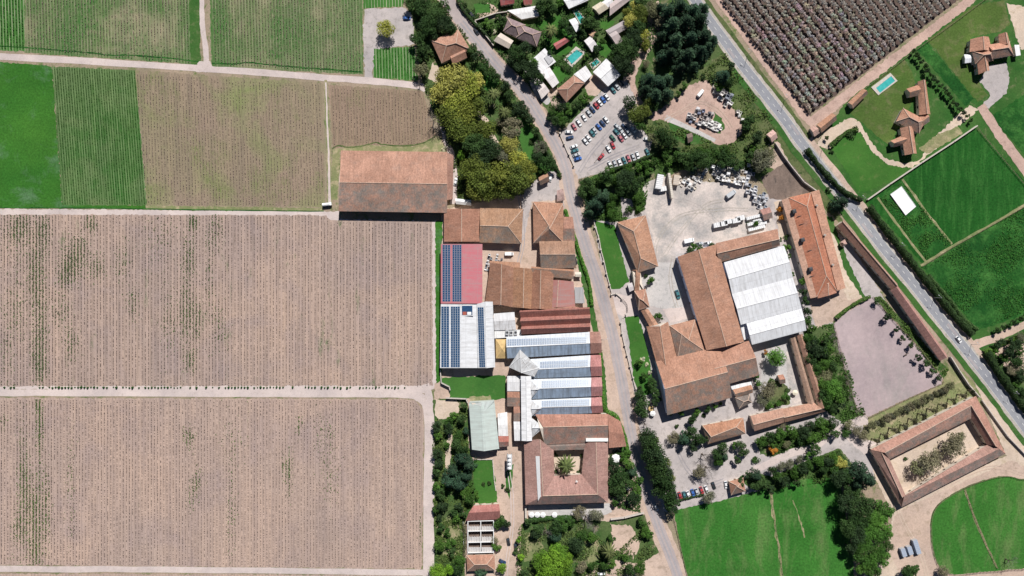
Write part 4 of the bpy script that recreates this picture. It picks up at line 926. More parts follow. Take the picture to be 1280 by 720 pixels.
vh('cream roofed house with dark yard near the top edge', [(740,9),(751,2),(761,10),(749,18)], 3.2, 4.2, 'gg', (.62,.54,.40), mats=('metal','metal'), cap=None)
vh('pink-grey roofed row at the top edge', [(762,4),(782,-8),(790,-2),(762,20)], 3.2, 4.4, 'gg', (.50,.40,.38), mats=('metal','metal'), cap=None)
vh('small white roofed house left of the pink-grey row', [(752,3),(762,-4),(768,4),(759,10)], 3.2, 3.8, 'gg', (.72,.70,.70), mats=('metal','metal'), cap=None)
house('village_house', 'L-shaped pinkish grey roofed house among dark trees', 'house',
 [B([(757,38),(784,23),(790,32),(766,46)], 3.4, 4.4, 'gg', (.36,.31,.31), mats=('metal','metal'), cap=None), B([(757,38),(766,34),(779,51),(771,57)], 3.5, 4.6, 'gg', (.44,.36,.35), mats=('metal','metal'), cap=None)])
vh('small white roofed house between lawn and L-shaped house', [(730,51),(738,45),(747,57),(740,65)], 3, 3.8, 'gg', (.70,.66,.66), mats=('metal','metal'), cap=None)
vh('tiny orange roofed house touching a white roof', [(736,43),(742,36),(748,45),(742,49)], 2.8, 3.6, 'gg', (.46,.30,.20), cap=None, win=False)
house('garden_shed', 'red roofed shed on the village lawn', 'shed', B([(691,55),(706,47),(712,51),(696,62)], 2.6, 3.6, 'gg', (.42,.10,.10), mats=('metal','metal'), cap=None))
house('village_house', 'white flat roofed house with grey panel left of the oval pool', 'house',
 [B([(662,77),(681,60),(695,77),(676,91)], 3.4, 3.4, 'gg', (.74,.73,.74), mats=('metal','metal')), B([(680,72),(686,67),(692,75),(686,81)], 3.8, 3.8, 'gg', (.42,.42,.44), mats=('metal','metal'), win=False)])
vh('white roofed house second along the lawn edge below the oval pool', [(674,89),(687,84),(699,103),(691,110)], 3.2, 4.0, 'gg', (.74,.70,.70), mats=('metal','metal'), cap=None)
vh('pinkish white roofed house nearest the lane at the village foot', [(669,107),(678,102),(687,114),(677,124)], 3, 3.8, 'gg', (.68,.60,.57), mats=('metal','metal'), cap=None)
house('village_house', 'orange hipped roof with white terrace roof beside the car park', 'house',
 [B([(696,112),(717,94),(731,104),(708,128)], 3.8, 5.6, 'hh', (.43,.25,.19), mats=('tile','tile')), B([(717,93),(732,82),(740,94),(731,103)], 3.3, 3.3, 'gg', (.72,.71,.71), mats=('metal','metal'), win=False)])
vh('square white roofed house at the head of the car park', [(741,90),(758,73),(776,94),(760,108)], 3.8, 4.8, 'gg', (.72,.72,.73), mats=('metal','metal'), cap='cap')
house('garage', 'small orange and dark roofed garage at the top of the lane yard', 'garage', B([(673,222),(684,216),(687,226),(675,232)], 3, 4.4, 'gg', (.44,.26,.18), cap=None))
house('garage', 'small pinkish roofed porch beside the pyramid roofed house', 'garage', B([(696,238),(704,236),(706,250),(696,252)], 2.8, 3, 'gg', (.40,.28,.26), cap=None, win=False))
house('yard_hut', 'small pinkish roofed hut at the corner of the storage yard', 'hut', B([(950,262),(962,259),(966,272),(955,276)], 2.8, 3.6, 'gg', (.42,.24,.21), cap=None))
house('round_hut', 'tiny pink roofed hut behind the upper highway range', 'hut', B([(1050,303),(1056,299),(1059,305),(1053,309)], 2.4, 3.6, 'hh', (.50,.34,.30), cap=None, win=False, ridge=[(1054,303.5),(1054.5,304.5)]))
house('garden_hut', 'dark little hut below the white path', 'hut', B([(858,168),(865,166),(866,176),(860,179)], 2.2, 3, 'gg', (.20,.15,.13), cap=None, win=False, mats=('tile','tile')))
house('gate_hut', 'tiny white roofed hut by the lane gate', 'hut', B([(784,355),(790,353),(793,362),(787,365)], 2.6, 3.0, 'gg', (.55,.50,.50), cap=None, win=False, mats=('metal','metal')))
house('lane_hut', 'small white-lit shed beside the concrete roof on the lane', 'hut', B([(719,340),(726,340),(727,346),(719,346)], 2.8, 3.2, 'gg', (.68,.62,.5), cap=None, win=False, mats=('metal','metal')))
house('road_hut', 'white arched shelter beside the path at the barn end', 'shelter', B([(569,248),(589,250),(589,257),(570,255)], 2.6, 3.6, 'gg', (.75,.76,.77), cap=None, win=False, mats=('metal','metal')))
# pools
def pool(label, wq, dq, z=.35):
    o = P(sum(p[0] for p in wq)/4, sum(p[1] for p in wq)/4, 0); t = thing('swimming_pool', label, 'pool', o)
    a = [P(x,y,z)-o for x,y in dq]; b = [P(x,y,z)-o for x,y in wq]; mb = MB(); dn = Vector((0,0,-z-.05))
    mb.v = a+b+[p+dn for p in a]+[p-Vector((0,0,.25)) for p in b]
    for i in range(4):
        j = (i+1) % 4; mb.f += [(i,j,4+j,4+i),(8+i,8+j,j,i),(4+i,4+j,12+j,12+i)]; mb.m += [0]*3
    mb.build('coping', ['stone'], t); mb = MB(); mb.poly([p-Vector((0,0,.12)) for p in b]); me = mb.mesh('water', ['water'])
    if me.polygons[0].normal.z < 0: me.flip_normals()
    link('water', me, t)
pool('narrow pale turquoise pool on the lawn of the rambling house', [(1095,110),(1114,95),(1119,101),(1100,116)], [(1089,109),(1113,91),(1122,101),(1098,119)])
pool('turquoise pool with wide cream rim in the village', [(708,73),(721,62),(729,67),(715,80)], [(704,74),(720,58),(733,66),(715,84)])
pool('deep blue pool beside the large white roof at the top', [(717,14),(722,13),(731,25),(726,30)], [(715,13),(722,11),(733,25),(726,32)])
pool('small pale pool touching the square white roof', [(738,80),(746,74),(750,78),(741,84)], [(736,80),(746,72),(752,78),(741,87)])
t0 = P(1129,251,0); t = thing('tank_cover', 'plain white rectangular cover in the strips of the green field', 'cover', t0)
q_ = [(1113,243),(1127,233),(1145,258),(1132,269)]; mb = MB(); mb.v = [P(x,y,.7)-t0 for x,y in q_]+[P(x,y,-.02)-t0 for x,y in q_]; mb.f = [(3,2,1,0),(0,1,5,4),(1,2,6,5),(2,3,7,6),(3,0,4,7)]; mb.m = [0]*5; mb.build('sheet', ['white'], t)
mb = MB()
for i in range(4): mb.tube(mb and (P(*q_[i],.74)-t0), P(*q_[(i+1)%4],.74)-t0, .12)
mb.build('rim', ['cap'], t)
# ================================================================ PLANTS
def crown(name, nl, nleaf, leaf, seed, flat=.75, style='round'):
    rn = np.random.default_rng(seed); cs = []
    if style == 'round':
        for i in range(nl):
            a = rn.uniform(0,2*math.pi); r = .66*math.sqrt(rn.uniform(0,1)); z = rn.uniform(-.35,.5)*(1-r*.6)
            cs.append((r*math.cos(a), r*math.sin(a), z+.25*(1-r), rn.uniform(.22,.42)))
    elif style == 'conifer':
        for lv in range(6):
            zz = -.8+lv*.36; rr = .78*(1-lv/6.3); n = max(3, int(nl*(1-lv/6.5)/3))
            for i in range(n):
                a = 2*math.pi*(i+rn.uniform(-.3,.3))/n+lv; k = rr*rn.uniform(.8,1.1)
                cs.append((k*math.cos(a), k*math.sin(a), zz, .2)); cs.append((k*.5*math.cos(a), k*.5*math.sin(a), zz+.12, .18))
        cs.append((0,0,1.3,.15))
    elif style == 'box':
        for i in range(nl): cs.append((rn.uniform(-.7,.7), rn.uniform(-.7,.7), rn.uniform(-.3,.3), rn.uniform(.3,.4)))
    cs = np.array(cs); w_ = cs[:,3]**2; idx = rn.choice(len(cs), nleaf, p=w_/w_.sum())
    d = rn.normal(size=(nleaf,3)); d[:,2] = np.abs(d[:,2])*.9-.35; d /= np.linalg.norm(d,axis=1)[:,None]
    rad = cs[idx,3]*rn.uniform(.55,1.12,nleaf)
    c = cs[idx,:3]+d*rad[:,None]; c[:,2] *= flat
    nrm = d*.9+rn.normal(size=(nleaf,3))*.55+np.array([0,0,.35]); nrm /= np.linalg.norm(nrm,axis=1)[:,None]
    u = np.cross(nrm, rn.normal(size=(nleaf,3))); u /= np.linalg.norm(u,axis=1)[:,None]; vv = np.cross(nrm,u)
    s1 = leaf*rn.uniform(.6,1.3,nleaf)[:,None]; s2 = leaf*rn.uniform(.35,.8,nleaf)[:,None]
    V = np.stack([c-u*s1, c-vv*s2*.9+u*s1*.1, c+u*s1, c+vv*s2], 1).reshape(-1,3)
    me = bpy.data.meshes.new(name); me.vertices.add(len(V)); me.vertices.foreach_set('co', V.reshape(-1))
    me.loops.add(nleaf*4); me.loops.foreach_set('vertex_index', np.arange(nleaf*4, dtype=np.int32))
    me.polygons.add(nleaf); me.polygons.foreach_set('loop_start', (np.arange(nleaf)*4).astype(np.int32)); me.update(calc_edges=True)
    lt = rn.uniform(0,1,len(cs)); tint = np.clip(lt[idx]*.55+rn.uniform(0,.55,nleaf),0,1)
    at = me.attributes.new('tint','FLOAT','POINT'); at.data.foreach_set('value', np.repeat(tint,4).astype(np.float32))
    me.materials.append(M['leaf']); return me
def branches(name, seed, depth=5, spread=.55, thin=.02, mat='bark', flat=.8):
    rn = random.Random(seed); mb = MB()
    def go(p, d, L, r, k):
        q = p+d*L; mb.tube(p, q, r, r*.6, 3, 0, False)
        if k == 0: return
        for i in range(3 if k > 1 else 2):
            nd_ = (d+Vector((rn.gauss(0,spread), rn.gauss(0,spread), rn.gauss(.05,spread*.5)))).normalized()
            go(p+d*L*rn.uniform(.55,1), nd_, L*rn.uniform(.62,.86), r*.62, k-1)
    go(Vector((0,0,-1.2)), Vector((0,0,1)), .75, thin*2.2, depth)
    mx = max(math.hypot(v_[0],v_[1]) for v_ in mb.v)
    mb.v = [(v_[0]/mx, v_[1]/mx, v_[2]*flat) for v_ in mb.v]
    return mb.mesh(name, [mat])
TW = plain('grey_twigs', None, .95, .05, .25, 1); M['twig'] = TW
def barecrown(name, seed):
    me = branches(name, seed, 6, .5, .014, 'twig'); return me
CR = {'big': [crown('crown', 26, 2600, .062, 10+i) for i in range(4)], 'mid': [crown('crown', 15, 1100, .09, 30+i) for i in range(4)],
      'small': [crown('crown', 8, 380, .15, 50+i) for i in range(4)], 'con': [crown('crown', 24, 2200, .075, 70+i, 1.0, 'conifer') for i in range(3)],
      'bare': [barecrown('crown', 90+i) for i in range(3)], 'loose': [crown('crown', 20, 1500, .072, 110+i, .8) for i in range(3)]}
tb = MB(); tb.tube((0,0,-.02),(0.02,0,.55),.075,.05,7); 
for k in range(4):
    a = k*1.57+.4; tb.tube((0.02,0,.5),(.4*math.cos(a),.4*math.sin(a),.85),.035,.015,5,0,False)
TRUNK = tb.mesh('trunk', ['bark'])
def palmcrown():
    mb = MB(); rn = random.Random(4)
    for i in range(26):
        a = i*2.399; el = .75-.05*i; d = Vector((math.cos(a),math.sin(a),0)); sd_ = Vector((-d.y,d.x,0)); p = Vector((0,0,0)); ww = .06
        L = rn.uniform(.85,1.0); prev = None
        for k in range(6):
            t = k/5; q = d*(L*t)+Vector((0,0,el*t-1.0*t*t*.9)); wd = ww*math.sin(math.pi*min(.97,.15+t*.85))*1.6
            cur = (q+sd_*wd+Vector((0,0,-wd*.5)), q, q-sd_*wd+Vector((0,0,-wd*.5)))
            if prev:
                mb.poly([prev[0],prev[1],cur[1],cur[0]]); mb.poly([prev[1],prev[2],cur[2],cur[1]])
            prev = cur
    me = mb.mesh('fronds', ['leaf']); at = me.attributes.new('tint','FLOAT','POINT')
    at.data.foreach_set('value', [R.random() for _ in me.vertices]); return me
PALM = palmcrown()
KIND = {  # look, category, name, colours, crown family, height factor
 'D': ('dark green tree','tree','leafy_tree',[(.036,.080,.026),(.050,.100,.034),(.034,.066,.030)],None,1.75),
 'C': ('dark teal conifer','conifer','conifer',[(.038,.085,.056),(.052,.105,.066),(.032,.068,.042)],'con',2.1),
 'O': ('yellow-green tree','tree','willow_tree',[(.31,.33,.07),(.24,.28,.055),(.34,.34,.10)],None,1.4),
 'Q': ('olive green tree','tree','broad_tree',[(.13,.17,.036),(.18,.21,.045),(.11,.15,.034)],None,1.6),
 'L': ('lime green tree','tree','lime_tree',[(.13,.27,.025),(.16,.30,.035),(.11,.23,.03)],None,1.5),
 'G': ('mid green tree','tree','leafy_tree',[(.055,.13,.025),(.07,.155,.03),(.045,.105,.024)],None,1.5),
 'B': ('bare grey tree','tree','bare_tree',[(.24,.21,.19),(.20,.18,.17),(.27,.23,.20)],'bare',1.35),
 'H': ('sparse grey-green tree','tree','sparse_tree',[(.17,.18,.11),(.15,.16,.12),(.19,.18,.13)],'loose',1.3),
 'M': ('bright green tree','tree','leafy_tree',[(.075,.185,.035),(.09,.21,.04),(.065,.16,.032)],None,1.5),
 'Y': ('orange autumn tree','tree','autumn_tree',[(.42,.19,.04)],None,1.2),
 'P': ('green palm','palm','palm_tree',[(.12,.16,.06),(.14,.17,.07)],'palm',1.5),
 'S': ('small dark shrub','shrub','shrub',[(.035,.07,.025),(.05,.09,.03)],None,1.0),
 'W': ('round clipped green shrub','shrub','clipped_shrub',[(.05,.11,.03)],None,1.0),
 'F': ('white flowering shrub','shrub','flowering_shrub',[(.50,.50,.42)],None,1.0)}
def plant(k, px, py, r, label, group, hk=1.0):
    look, cat, name, cols, fam, hf = KIND[k]; rm = r*S; h = rm*hf*hk+1.2 if k not in 'SWF' else rm*1.1
    if k == 'P': h = rm*hf+3
    f = fam or ('big' if r >= 11 else 'mid' if r >= 6.5 else 'small')
    base = P(px, py, h*.62); base.z = 0
    t = thing(name, label, cat, base, 0, group)
    col = R.choice(cols); j = R.uniform(.85,1.18); col = tuple(c*j for c in col)
    if f == 'palm':
        c = link('fronds', PALM, t, (0,0,h), col); c.scale = (rm,rm,rm*.9)
        tr = MB().tube((0,0,0),(0,0,h),.32,.24,8).build('trunk', ['bark'], t)
    else:
        c = link('crown', R.choice(CR[f]), t, None, col); c.rotation_euler = (0,0,R.uniform(0,6.28))
        hz = (h-0.2)/2*(.9 if f != 'con' else .75)
        if k in 'SWF': c.location = (0,0,h*.45); c.scale = (rm*1.05,rm*1.05,h*.75)
        elif f == 'con': c.location = (0,0,h*.47); c.scale = (rm*1.15,rm*1.15,h*.40)
        elif f == 'bare': c.location = (0,0,h*.62); c.scale = (rm*1.3,rm*1.3,h*.52)
        else: c.location = (0,0,h*.60); c.scale = (rm*1.03,rm*1.03*R.uniform(.92,1.08),h*.56)
        if k not in 'SWF' :
            tr = link('trunk', TRUNK, t); s_ = max(1.2, h*.75); tr.scale = (s_*.8, s_*.8, s_)
    return t
def area(phrase, axis, items, rk=1.06, hk=1.0):
    """axis 'x': counted from the left, 'y': counted from the top"""
    by = {}
    for it in items: by.setdefault(it[0], []).append(it)
    for k, L in by.items():
        L.sort(key=lambda i: i[1] if axis == 'x' else i[2])
        look = KIND[k][0]
        for i, (k_, x, y, r) in enumerate(L):
            lab = f'{look} {phrase}' if len(L) == 1 else f"{look}, {ordinal(i+1)} from {'left' if axis == 'x' else 'top'}, {phrase}"
            if len(lab.split()) > 16: print('LONG', lab)
            plant(k_, x, y, r*rk, lab, f'{KIND[k][1]}s {phrase}', hk)
def T(s):
    o = []
    for a in s.split(';'):
        a = a.strip()
        if a: k, x, y, r = a.split(); o.append((k, float(x), float(y), float(r)))
    return o
area('in the grove left of the village lane', 'y', T('D 530 8 12;D 545 20 12;D 557 30 11;D 535 32 12;D 523 46 10;D 528 62 9;D 552 10 10;D 563 36 9;D 514 4 9;D 540 44 8;S 538 66 5;D 527 72 7;H 526 86 11'))
area('in the wood above the hipped sheds', 'y', T('O 566 102 19;O 583 112 17;O 551 116 15;O 592 103 12;O 571 130 16;O 555 95 11;Q 560 142 14;Q 580 146 14;Q 596 134 12;Q 573 164 15;D 592 178 13;Q 606 162 13;D 612 186 12;H 640 160 12;O 636 182 11;O 650 202 13;H 628 150 8;Q 590 212 16;Q 604 226 17;Q 624 220 18;Q 644 222 18;Q 658 214 13;Q 594 236 13;Q 614 240 12;Q 634 238 12;L 577 194 6;H 626 196 10;Q 652 228 12;D 600 196 11;Q 575 150 10;Q 585 160 12;O 560 118 13;O 578 130 13'), 1.17)
area('along the left side of the lane', 'y', T('D 590 60 7;D 597 71 8;D 605 80 8;D 612 89 8;D 619 97 8;D 632 107 8;D 637 119 8;P 617 119 9;P 630 142 9;D 647 137 9;D 656 141 8;D 663 149 8;D 669 166 6;S 665 178 4;D 652 132 6'))
area('in the walled garden right of the willows', 'y', T('H 675 184 9;D 672 197 8;D 681 203 9;D 689 209 7;S 692 202 4;G 679 212 6;S 699 219 4'))
area('beside the small top field', 'x', T('B 541 150 12;B 524 106 6;O 482 37 11.5;F 556 186 4'))
area('between the village gardens and the lane', 'y', T('D 645 67 11;D 656 60 9;D 640 76 9;D 651 81 9;D 664 88 11;D 672 98 9;G 667 78 7;S 622 20 5;D 628 26 7;S 585 14 4;S 589 21 4;S 580 6 4;G 614 34 6;G 606 28 5;F 618 40 3;G 624 34 5;D 660 96 8'))
area('among the village houses', 'x', T('P 688 40 10;D 676 9 9;D 685 4 8;D 692 12 7;D 703 31 7;D 711 38 7;D 734 26 9;D 743 29 8;D 725 36 6;D 728 44 5;G 737 15 6;S 712 88 5;S 735 68 4;D 684 44 6;D 682 52 6;G 700 4 6;D 716 45 5;G 730 70 5;D 748 60 6;G 752 52 5;D 688 68 5;S 704 84 4;D 745 45 5'))
area('on the garden strip beside the car park', 'x', T('G 690 137 7;G 698 145 8;G 704 150 7;D 700 136 8;G 727 124 6;D 720 131 7;G 734 120 6;D 693 150 7;G 712 140 5;D 687 146 5;G 708 133 5'))
area('in the wood right of the village', 'x', T('O 790 26 11;Q 800 18 11;H 814 12 12;D 780 60 13;D 776 76 12;D 790 48 12;O 803 42 9;Q 808 56 7;D 772 62 9;D 785 88 9;D 797 34 10;H 826 26 8;O 796 8 9;H 808 80 5;D 766 70 7;D 788 68 10;D 800 5 9;Q 784 14 7'))
area('in the pine wood beside the highway', 'y', T('C 835 14 13;C 850 8 13;C 866 14 13;C 841 30 14;C 858 28 15;C 876 24 12;C 845 50 14;C 863 48 14;C 880 44 13;C 891 50 9;C 838 66 12;C 860 68 14;C 876 64 12;C 829 72 9;C 851 84 10;C 885 58 9;C 828 45 9;C 868 82 8;C 824 10 9;C 880 10 9'))
area('in the clump above the car park', 'y', T('C 812 99 11;C 825 104 12;C 835 99 9;C 820 118 12;C 834 117 10;C 808 111 9;D 787 129 10;Q 796 144 12;Q 806 139 9;G 800 156 8;Q 812 128 8;D 817 132 7'))
area('between the car park and the storage yard', 'x', T('D 829 170 13;D 840 180 8;G 846 196 8;D 856 199 10;D 868 196 11;D 881 200 11;G 891 192 10;D 903 199 10;D 914 201 9;D 923 207 8;G 905 189 8;G 878 189 7;D 862 208 7;H 815 172 6;G 833 192 7;G 820 200 6;G 838 204 6;C 868 211 5;G 812 214 6;G 806 205 6;G 798 210 6'))
area('around the oval dirt yard', 'x', T('D 934 155 9;C 906 95 10;D 947 173 9;D 937 150 7;G 898 108 6;S 890 96 5;D 912 104 7;G 942 186 6;D 938 196 8;H 953 200 14;H 946 208 10;S 880 95 4;S 868 94 4;G 855 108 5;G 848 118 4;D 914 84 6;S 934 185 4;H 960 192 9'))
area('at the lane corner below the car park', 'y', T('D 733 229 9;D 728 240 8;C 745 256 12;C 754 246 11;C 738 266 9;G 765 268 8;D 757 222 10;G 770 226 9;G 762 213 7;D 781 224 11;D 791 233 10;G 797 246 8;G 784 212 8;D 775 236 9;D 789 216 7;G 764 248 8;G 764 258 7;G 800 262 5;G 784 262 5;S 800 225 5;D 742 238 8'))
area('beside the highway above the thin range', 'x', T('C 1053 253 10;C 1046 258 7;S 1035 238 4;S 1065 170 5;S 1060 166 4;S 1046 178 4;S 1040 190 3;S 1068 160 4;G 1033 172 3'))
area('between warehouse and long orange block', 'y', T('G 974 302 5;G 984 310 6;G 986 322 5;G 990 345 5;G 1003 352 6;D 1004 363 6;D 1007 375 6;D 1008 390 7;G 1010 402 7;Y 974 262 4;Y 976 272 4;S 984 296 4'))
area('in the dense garden left of the arena', 'y', T('G 1009 424 8;D 1015 434 9;D 1025 441 9;G 1035 436 9;D 1014 449 8;G 1030 455 8;G 1021 461 8;M 1041 484 11;G 1046 497 9;G 1030 481 9;G 1035 502 9;H 1033 469 8;G 1048 474 7;D 1019 426 6;D 1028 494 8;D 1040 510 7;G 1016 408 6;D 1042 458 7;D 1030 427 6;D 1050 508 6;H 1024 470 7'))
area('in the court garden', 'y', T('M 970 446 13;H 960 486 11;G 983 497 6;G 966 479 6;H 953 500 8;G 975 505 5;G 948 478 5;Y 958 440 4;S 986 488 4;G 962 507 5'))
area('in the belt below the L-shaped range', 'x', T('G 952 552 8;D 962 545 8;G 975 542 9;G 989 540 9;D 1003 540 9;G 1017 546 9;G 1031 534 9;D 1040 529 8;G 1024 528 7;G 968 556 6;Y 966 562 6;D 1000 552 6;H 984 556 6;D 1012 532 7;D 1045 542 6;W 1058 540 7;H 980 535 6'))
area('along the top edge of the green paddock', 'x', T('D 926 602 6;D 955 604 8;C 946 596 8;G 971 596 7;D 980 602 8;G 993 590 8;D 1004 586 9;G 1012 581 7;G 1024 575 9;D 1034 578 8;G 1018 561 8;O 1052 578 8;G 1040 572 8;D 962 612 6;H 986 580 7;D 1030 588 7;G 1044 586 6;W 946 576 5.5;H 976 582 7;D 996 602 6;G 1008 568 6;D 965 588 7;D 944 606 7;D 936 594 5;H 1000 574 6'))
area('in the tall clump beside the stable courtyard', 'y', T('C 1076 594 13;C 1086 601 10;C 1068 604 10;D 1048 598 10;D 1058 596 9;D 1064 612 10;D 1060 630 12;D 1074 632 13;D 1086 634 9;M 1102 634 9;M 1110 642 8;M 1094 648 10;M 1107 656 9;M 1086 664 10;M 1100 670 10;M 1080 680 10;M 1096 690 10;M 1087 700 10;M 1106 700 8;G 1074 695 9;D 1068 650 10;D 1072 668 10;G 1092 712 9;D 1064 686 8;G 1110 682 6;G 1078 712 8;M 1110 668 6;D 1078 650 9;D 1060 660 10'), 1.2, 1.2)
area('in the tall belt right of the lane', 'y', T('D 814 556 12;D 820 570 13;D 824 585 13;D 828 600 13;D 834 614 11;D 838 627 9;D 840 637 7;D 808 545 11;Q 828 578 9;Q 834 598 8;D 816 584 9;D 823 612 9;Q 818 550 7;D 812 568 10;D 830 592 11'), 1.15, 1.35)
area('around the gravel car park', 'x', T('H 842 547 8;C 856 550 9;D 864 540 8;D 866 524 7;G 870 516 6;D 872 549 9;B 880 570 12;B 885 586 12;H 874 589 9;D 868 558 7;H 887 622 10;D 845 628 6;D 896 568 8;D 903 560 8;D 926 556 7;D 930 566 7;C 906 572 6;G 897 578 7;D 923 574 6;G 916 556 5;D 882 550 6'))
area('at the lawn end beside the lane', 'y', T('D 799 494 8;D 806 502 8;D 800 510 9;D 806 518 7;F 803 450 4;F 808 456 3;F 812 466 3;G 800 453 5;G 806 470 5;D 814 478 7;D 818 490 7;B 807 531 8;D 816 504 6;S 800 485 4;D 822 500 5'))
area('in the small beds inside the compound', 'y', T('G 821 394 5;G 816 396 4;G 825 397 4;G 811 350 5;S 807 345 3;G 815 348 4;G 868 308 5;G 876 310 5;D 862 312 5;S 890 306 4;S 936 280 3;G 944 470 5;G 921 300 2;S 846 533 3;G 852 514 5;D 838 516 4;G 893 507 4;D 884 512 5;S 880 520 3;S 900 505 3;G 944 280 4;G 768 264 5;S 790 262 4'))
area('inside the sandy stable courtyard', 'x', T('B 1154 582 14;H 1163 574 15;H 1150 583 12;H 1190 556 15;H 1200 548 9;B 1184 562 10;S 1133 574 3'))
area('near the round paddock', 'y', T('W 1139 714 10;D 1132 716 7;H 1179 714 7;B 1263 702 9;W 1146 712 6'))
area('in the hedge rows left of the green barn', 'y', T('G 562 529 7;G 568 519 6;D 580 509 5;D 577 525 7;D 546 534 7;G 548 545 6;D 560 535 7;G 573 545 7;D 571 555 8;D 578 563 8;D 546 568 7;D 549 580 7;D 545 590 6;C 577 574 10;C 586 582 9;C 566 590 9;C 562 602 11;C 574 607 10;C 582 596 8;G 583 614 8;G 545 608 6;D 552 618 7;G 546 638 6;D 553 632 7;G 588 625 8;D 574 635 6;D 579 641 6;G 569 649 6;D 566 640 6;D 548 648 5;C 583 540 5;G 558 558 5;G 556 605 6;G 590 606 6;G 596 618 5;L 561 524 3'))
area('around the roofless white frame', 'y', T('G 626 650 8;D 632 655 7;G 621 656 6;G 574 702 9;D 566 690 6;L 547 714 11;L 560 712 8;C 600 717 8;L 627 710 7;G 560 665 6;G 550 682 8;G 563 680 7;D 572 712 8;G 620 683 6;H 618 675 5;S 604 606 3;S 612 604 3;S 628 608 3;S 634 612 4;D 550 660 6'))
area('in the bottom garden left of the lane', 'x', T('L 690 704 17;L 704 700 12;L 676 700 13;L 698 690 12;L 688 718 16;L 708 714 10;D 674 660 8;B 682 664 9;D 694 660 10;G 703 656 9;C 694 672 9;B 733 648 12;H 745 645 10;D 720 680 11;G 728 668 9;G 741 672 8;P 760 687 11;D 757 682 7;G 764 674 6;L 650 675 5;L 652 696 5;G 800 708 8;D 788 712 8;G 780 696 6;G 806 664 7;G 812 670 6;G 754 708 7;G 764 706 6;G 740 708 7;H 726 708 9;S 646 690 5;S 648 704 5;H 800 716 6;G 802 652 6;D 660 652 6;G 714 654 6;D 657 716 6;H 724 640 9;B 744 660 8;D 668 668 7'))
area('between the courtyard house and the lane', 'y', T('D 768 584 9;D 776 594 10;D 766 600 9;G 786 579 8;D 780 608 10;G 795 612 7;C 790 591 7;D 792 622 8;D 769 614 8;G 784 568 6;G 778 572 6;G 798 600 6;D 786 626 6;D 775 622 7;G 768 628 5;D 764 578 6;G 792 604 6'))
area('behind the highway hedge at right', 'y', T('D 1250 430 7;G 1243 440 6;D 1262 440 8;G 1254 446 6;D 1271 452 8;D 1270 430 7;H 1266 462 8;G 1276 440 6;D 1276 470 8;H 1276 420 6;G 1270 480 6;D 1278 490 7;D 1262 426 5'))
area('along the lane beside the courtyard house corner', 'y', T('P 707 580 13;S 695 568 3;S 695 590 3;S 726 570 3;S 724 590 3;S 697 598 2;G 717 562 2'))
# rows
def line_pts(pts, step, jit=.4):
    q = densify([Vector(p) for p in pts], step, False); return [(p.x+R.gauss(0,jit), p.y+R.gauss(0,jit)) for p in q]
def row(k, pts, step, r, phrase, axis='y', hk=1.0):
    area(phrase, axis, [(k, x, y, r*R.uniform(.8,1.25)) for x, y in line_pts(pts, step)], 1.06, hk)
row('D', [(1141,64),(1160,88),(1180,112),(1200,136),(1214,150)], 6, 3.4, 'in the slanting row left of the dark crop strip')
row('H', [(1094,550),(1215,488)], 13, 2.6, 'in the avenue above the stable courtyard', 'x', 4.5)
row('H', [(1090,531),(1188,482)], 6.5, 4.8, 'along the lower edge of the arena', 'x', 1.4)
row('B', [(1042,418),(1052,450),(1060,480),(1066,508),(1075,522)], 8, 4.5, 'along the left edge of the arena')
row('D', [(1096,378),(1108,396),(1122,412),(1138,432),(1150,446),(1174,472)], 11, 5, 'along the right edge of the arena')
row('H', [(1062,530),(1080,545)], 9, 6, 'at the lower left corner of the arena')
row('D', [(1246,413),(1282,395)], 8, 3.6, 'beside the dirt road off the highway', 'x')
